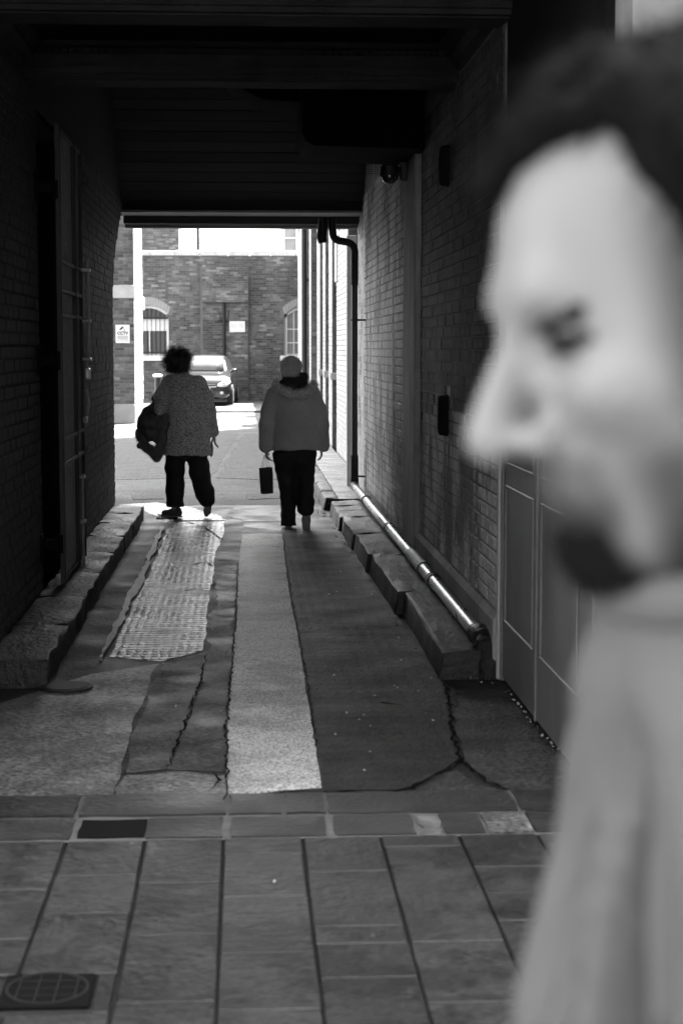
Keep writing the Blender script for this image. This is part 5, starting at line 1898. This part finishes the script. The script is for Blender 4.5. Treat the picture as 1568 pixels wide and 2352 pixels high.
# beard growth on mouth and jaw; cheek shade painted into the skin per vertex
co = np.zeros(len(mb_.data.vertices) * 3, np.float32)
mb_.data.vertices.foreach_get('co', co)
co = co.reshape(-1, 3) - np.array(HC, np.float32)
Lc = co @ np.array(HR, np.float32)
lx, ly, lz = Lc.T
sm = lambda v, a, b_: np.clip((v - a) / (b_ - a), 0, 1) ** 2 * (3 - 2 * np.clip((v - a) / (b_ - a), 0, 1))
side = sm(-ly, -.058, -.020) * sm(-lz, -.085, -.03) * sm(lz, -.16, -.12)  # cheek and temple shade, painted as darker skin
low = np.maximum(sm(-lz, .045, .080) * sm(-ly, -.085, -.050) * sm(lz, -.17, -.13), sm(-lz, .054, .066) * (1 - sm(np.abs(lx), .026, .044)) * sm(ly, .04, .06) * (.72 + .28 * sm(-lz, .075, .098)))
at = mb_.data.attributes.new('stubble_shade', 'FLOAT', 'POINT')
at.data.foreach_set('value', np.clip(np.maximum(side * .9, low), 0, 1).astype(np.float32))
# hair: cap following the skull with a low forelock and receding temples
S = SDF((-.20, -.16, 1.60), (.22, .16, 1.90), .005)
HSK = lambda c, r: S.ell(hp(*c), r, .01, 'add', HR)
HSK((0, -.022, .044), (.084, .106, .097))
g = S.grid()
Q = np.array(HR.transposed())
p = [g[0] - HC.x, g[1] - HC.y, g[2] - HC.z]
lx, ly, lz = [Q[i][0] * p[0] + Q[i][1] * p[1] + Q[i][2] * p[2] for i in range(3)]
phi = np.degrees(np.arctan2(np.abs(lx), ly + .012))
zl = np.interp(phi, [0, 12, 30, 48, 62, 78, 92, 110, 140, 180], [.090, .094, .106, .096, .058, -.005, -.045, -.055, -.085, -.09]).astype(np.float32)
S.V = np.maximum(S.V, (zl - lz) * .8)
for (a, b_, r0, r1) in (((-.03, .044, .108), (.03, .044, .108), .012, .012), ((.012, .066, .092), (0, .03, .118), .008, .014), ((-.02, .01, .128), (.02, .01, .128), .016, .016)):
    S.cone(hp(*a), hp(*b_), r0, r1, .02)
S.wobble(.003, 90, 22)
hm = S.build('hair', M['hair_dark'], man, 1)
fur('stray_hairs', hm.data, M['hair_dark'], hm, 4200, .014, .0007, .5, 45, tuple(HR @ Vector((0, .5, -.2))), 0, .9)
# beard and moustache, eyebrows, eyes
S = SDF((-.20, -.12, 1.50), (.12, .12, 1.76), .0045)
man_head(S, .0045)
g = S.grid()
p = [g[0] - HC.x, g[1] - HC.y, g[2] - HC.z]
lx, ly, lz = [Q[i][0] * p[0] + Q[i][1] * p[1] + Q[i][2] * p[2] for i in range(3)]
ax = np.abs(lx)
mous = np.maximum(np.abs(lz + .0655 + ax * .25) - .0080, np.maximum(ax - .030, .05 - ly))
goat = np.maximum(np.maximum(lz + .101 + .004 * np.sin(lx * 400) - .12 * np.clip(.085 - ly, 0, .03), ax - .027), .034 - ly)
sidem = np.maximum(np.abs(ax - .023) - .004, np.maximum(np.abs(lz + .085) - .02, .05 - ly))
jaw = np.maximum(lz + np.interp(ly, [-.03, .0, .035, .06], [.2, .2, .125, .10]).astype(np.float32), -ly - .03)
S.V = np.maximum(S.V, goat)
bd = S.build('beard', M['beard'], man, 1)
fur('stray_hairs', bd.data, M['beard'], bd, 2600, .007, .0006, .6, 41, (0, 0, -.5), 0, .7)
def face_shell(name, grow, region):
    S = SDF((-.20, -.12, 1.60), (.12, .12, 1.82), .0035)
    man_head(S, grow)
    g = S.grid()
    p = [g[0] - HC.x, g[1] - HC.y, g[2] - HC.z]
    lx, ly, lz = [Q[i][0] * p[0] + Q[i][1] * p[1] + Q[i][2] * p[2] for i in range(3)]
    S.V = np.maximum(S.V, region(lx, ly, lz))
    o_ = S.build(name, M['beard'], man, 1)
    fur('stray_hairs', o_.data, M['beard'], o_, 260, .007, .0006, .5, 43, (0, 0, .1), 0, .8)
    return o_


for s_ in (-1, 1):  # brow and lash shells enlarged, painting the shade of the eye sockets
    face_shell('eyebrow', .0032, lambda lx, ly, lz: np.maximum(np.abs(lz - .0085 - .004 * np.sin((lx * s_ - .01) * 55)) - .0055, np.maximum(np.abs(lx * s_ - .028) - .022, .03 - ly)))
    face_shell('lash_shade', .0022, lambda lx, ly, lz: np.maximum(np.abs(lz + .001 + 6 * (lx * s_ - .033) ** 2) - .0052, np.maximum(np.abs(lx * s_ - .032) - .019, .03 - ly)))
# shirt
S = SDF((-.16, -.36, .80), (.36, .36, 1.60), .007)
S.loft([(1.605, .068, 0, .066, .072), (1.57, .062, 0, .074, .082), (1.53, .062, 0, .084, .095), (1.49, .074, 0, .096, .14), (1.45, .084, 0, .114, .190), (1.38, .086, 0, .134, .215), (1.33, .084, 0, .146, .21), (1.25, .084, 0, .146, .20), (1.05, .074, 0, .13, .185), (.86, .074, 0, .135, .19)], .0)
for s_ in (-1, 1):
    S.chain([(.085, s_ * .175, 1.425), (.11, s_ * .23, 1.16), (.05, s_ * .242, .94)], [.075, .066, .05], .03)
S.wobble(.006, 22, 31)
g = S.grid()
th = np.arctan2(g[1], g[0] - .078)
S.V += (.006 * np.sin(th * 7 + g[2] * 9 + 1.2 * np.sin(g[2] * 17)) * np.clip((1.56 - g[2]) / .08, 0, 1)).astype(np.float32)
for th0, sl_, wd_, dep, z0_ in ((-2.50, 1.3, .085, .036, 1.52), (-2.90, -.55, .06, .026, 1.50), (-2.72, .5, .05, .016, 1.56), (-2.28, .8, .07, .024, 1.48), (-1.9, .6, .10, .03, 1.48), (2.6, .8, .09, .03, 1.5)):
    dth = th - th0 - sl_ * (1.42 - g[2])
    S.V += (dep * 1.35 * np.exp(-(dth / wd_) ** 2) * np.clip((z0_ - g[2]) / .10, 0, 1) * np.clip((g[2] - .95) / .2, 0, 1)).astype(np.float32)
S.build('shirt', M['shirt'], man, 2)
S = SDF((-.08, -.16, 1.50), (.20, .16, 1.64), .006)
S.chain([(.066 + .078 * math.cos(a_), .086 * math.sin(a_), 1.583 + .018 * math.cos(a_)) for a_ in [2 * math.pi * k / 20 for k in range(21)]], [.013] * 21, .01)
S.build('collar', M['shirt'], man, 2)
S = SDF((-.20, -.30, .02), (.32, .30, 1.0), .008)
S.loft([(.98, .07, 0, .12, .175), (.86, .07, 0, .125, .185), (.80, .07, 0, .12, .18)], .02)
S.chain([(.07, -.095, .86), (.03, -.10, .48), (.10, -.10, .07)], [.10, .078, .07], .03)
S.chain([(.07, .095, .86), (.02, .10, .48), (-.02, .10, .07)], [.10, .078, .07], .03)
S.build('trousers', M['jean'], man, 1)
shoe(man, R(90), (.055, -.10, .002), 0, 0, .29)
shoe(man, R(90), (-.065, .10, .002), 0, 0, .29)
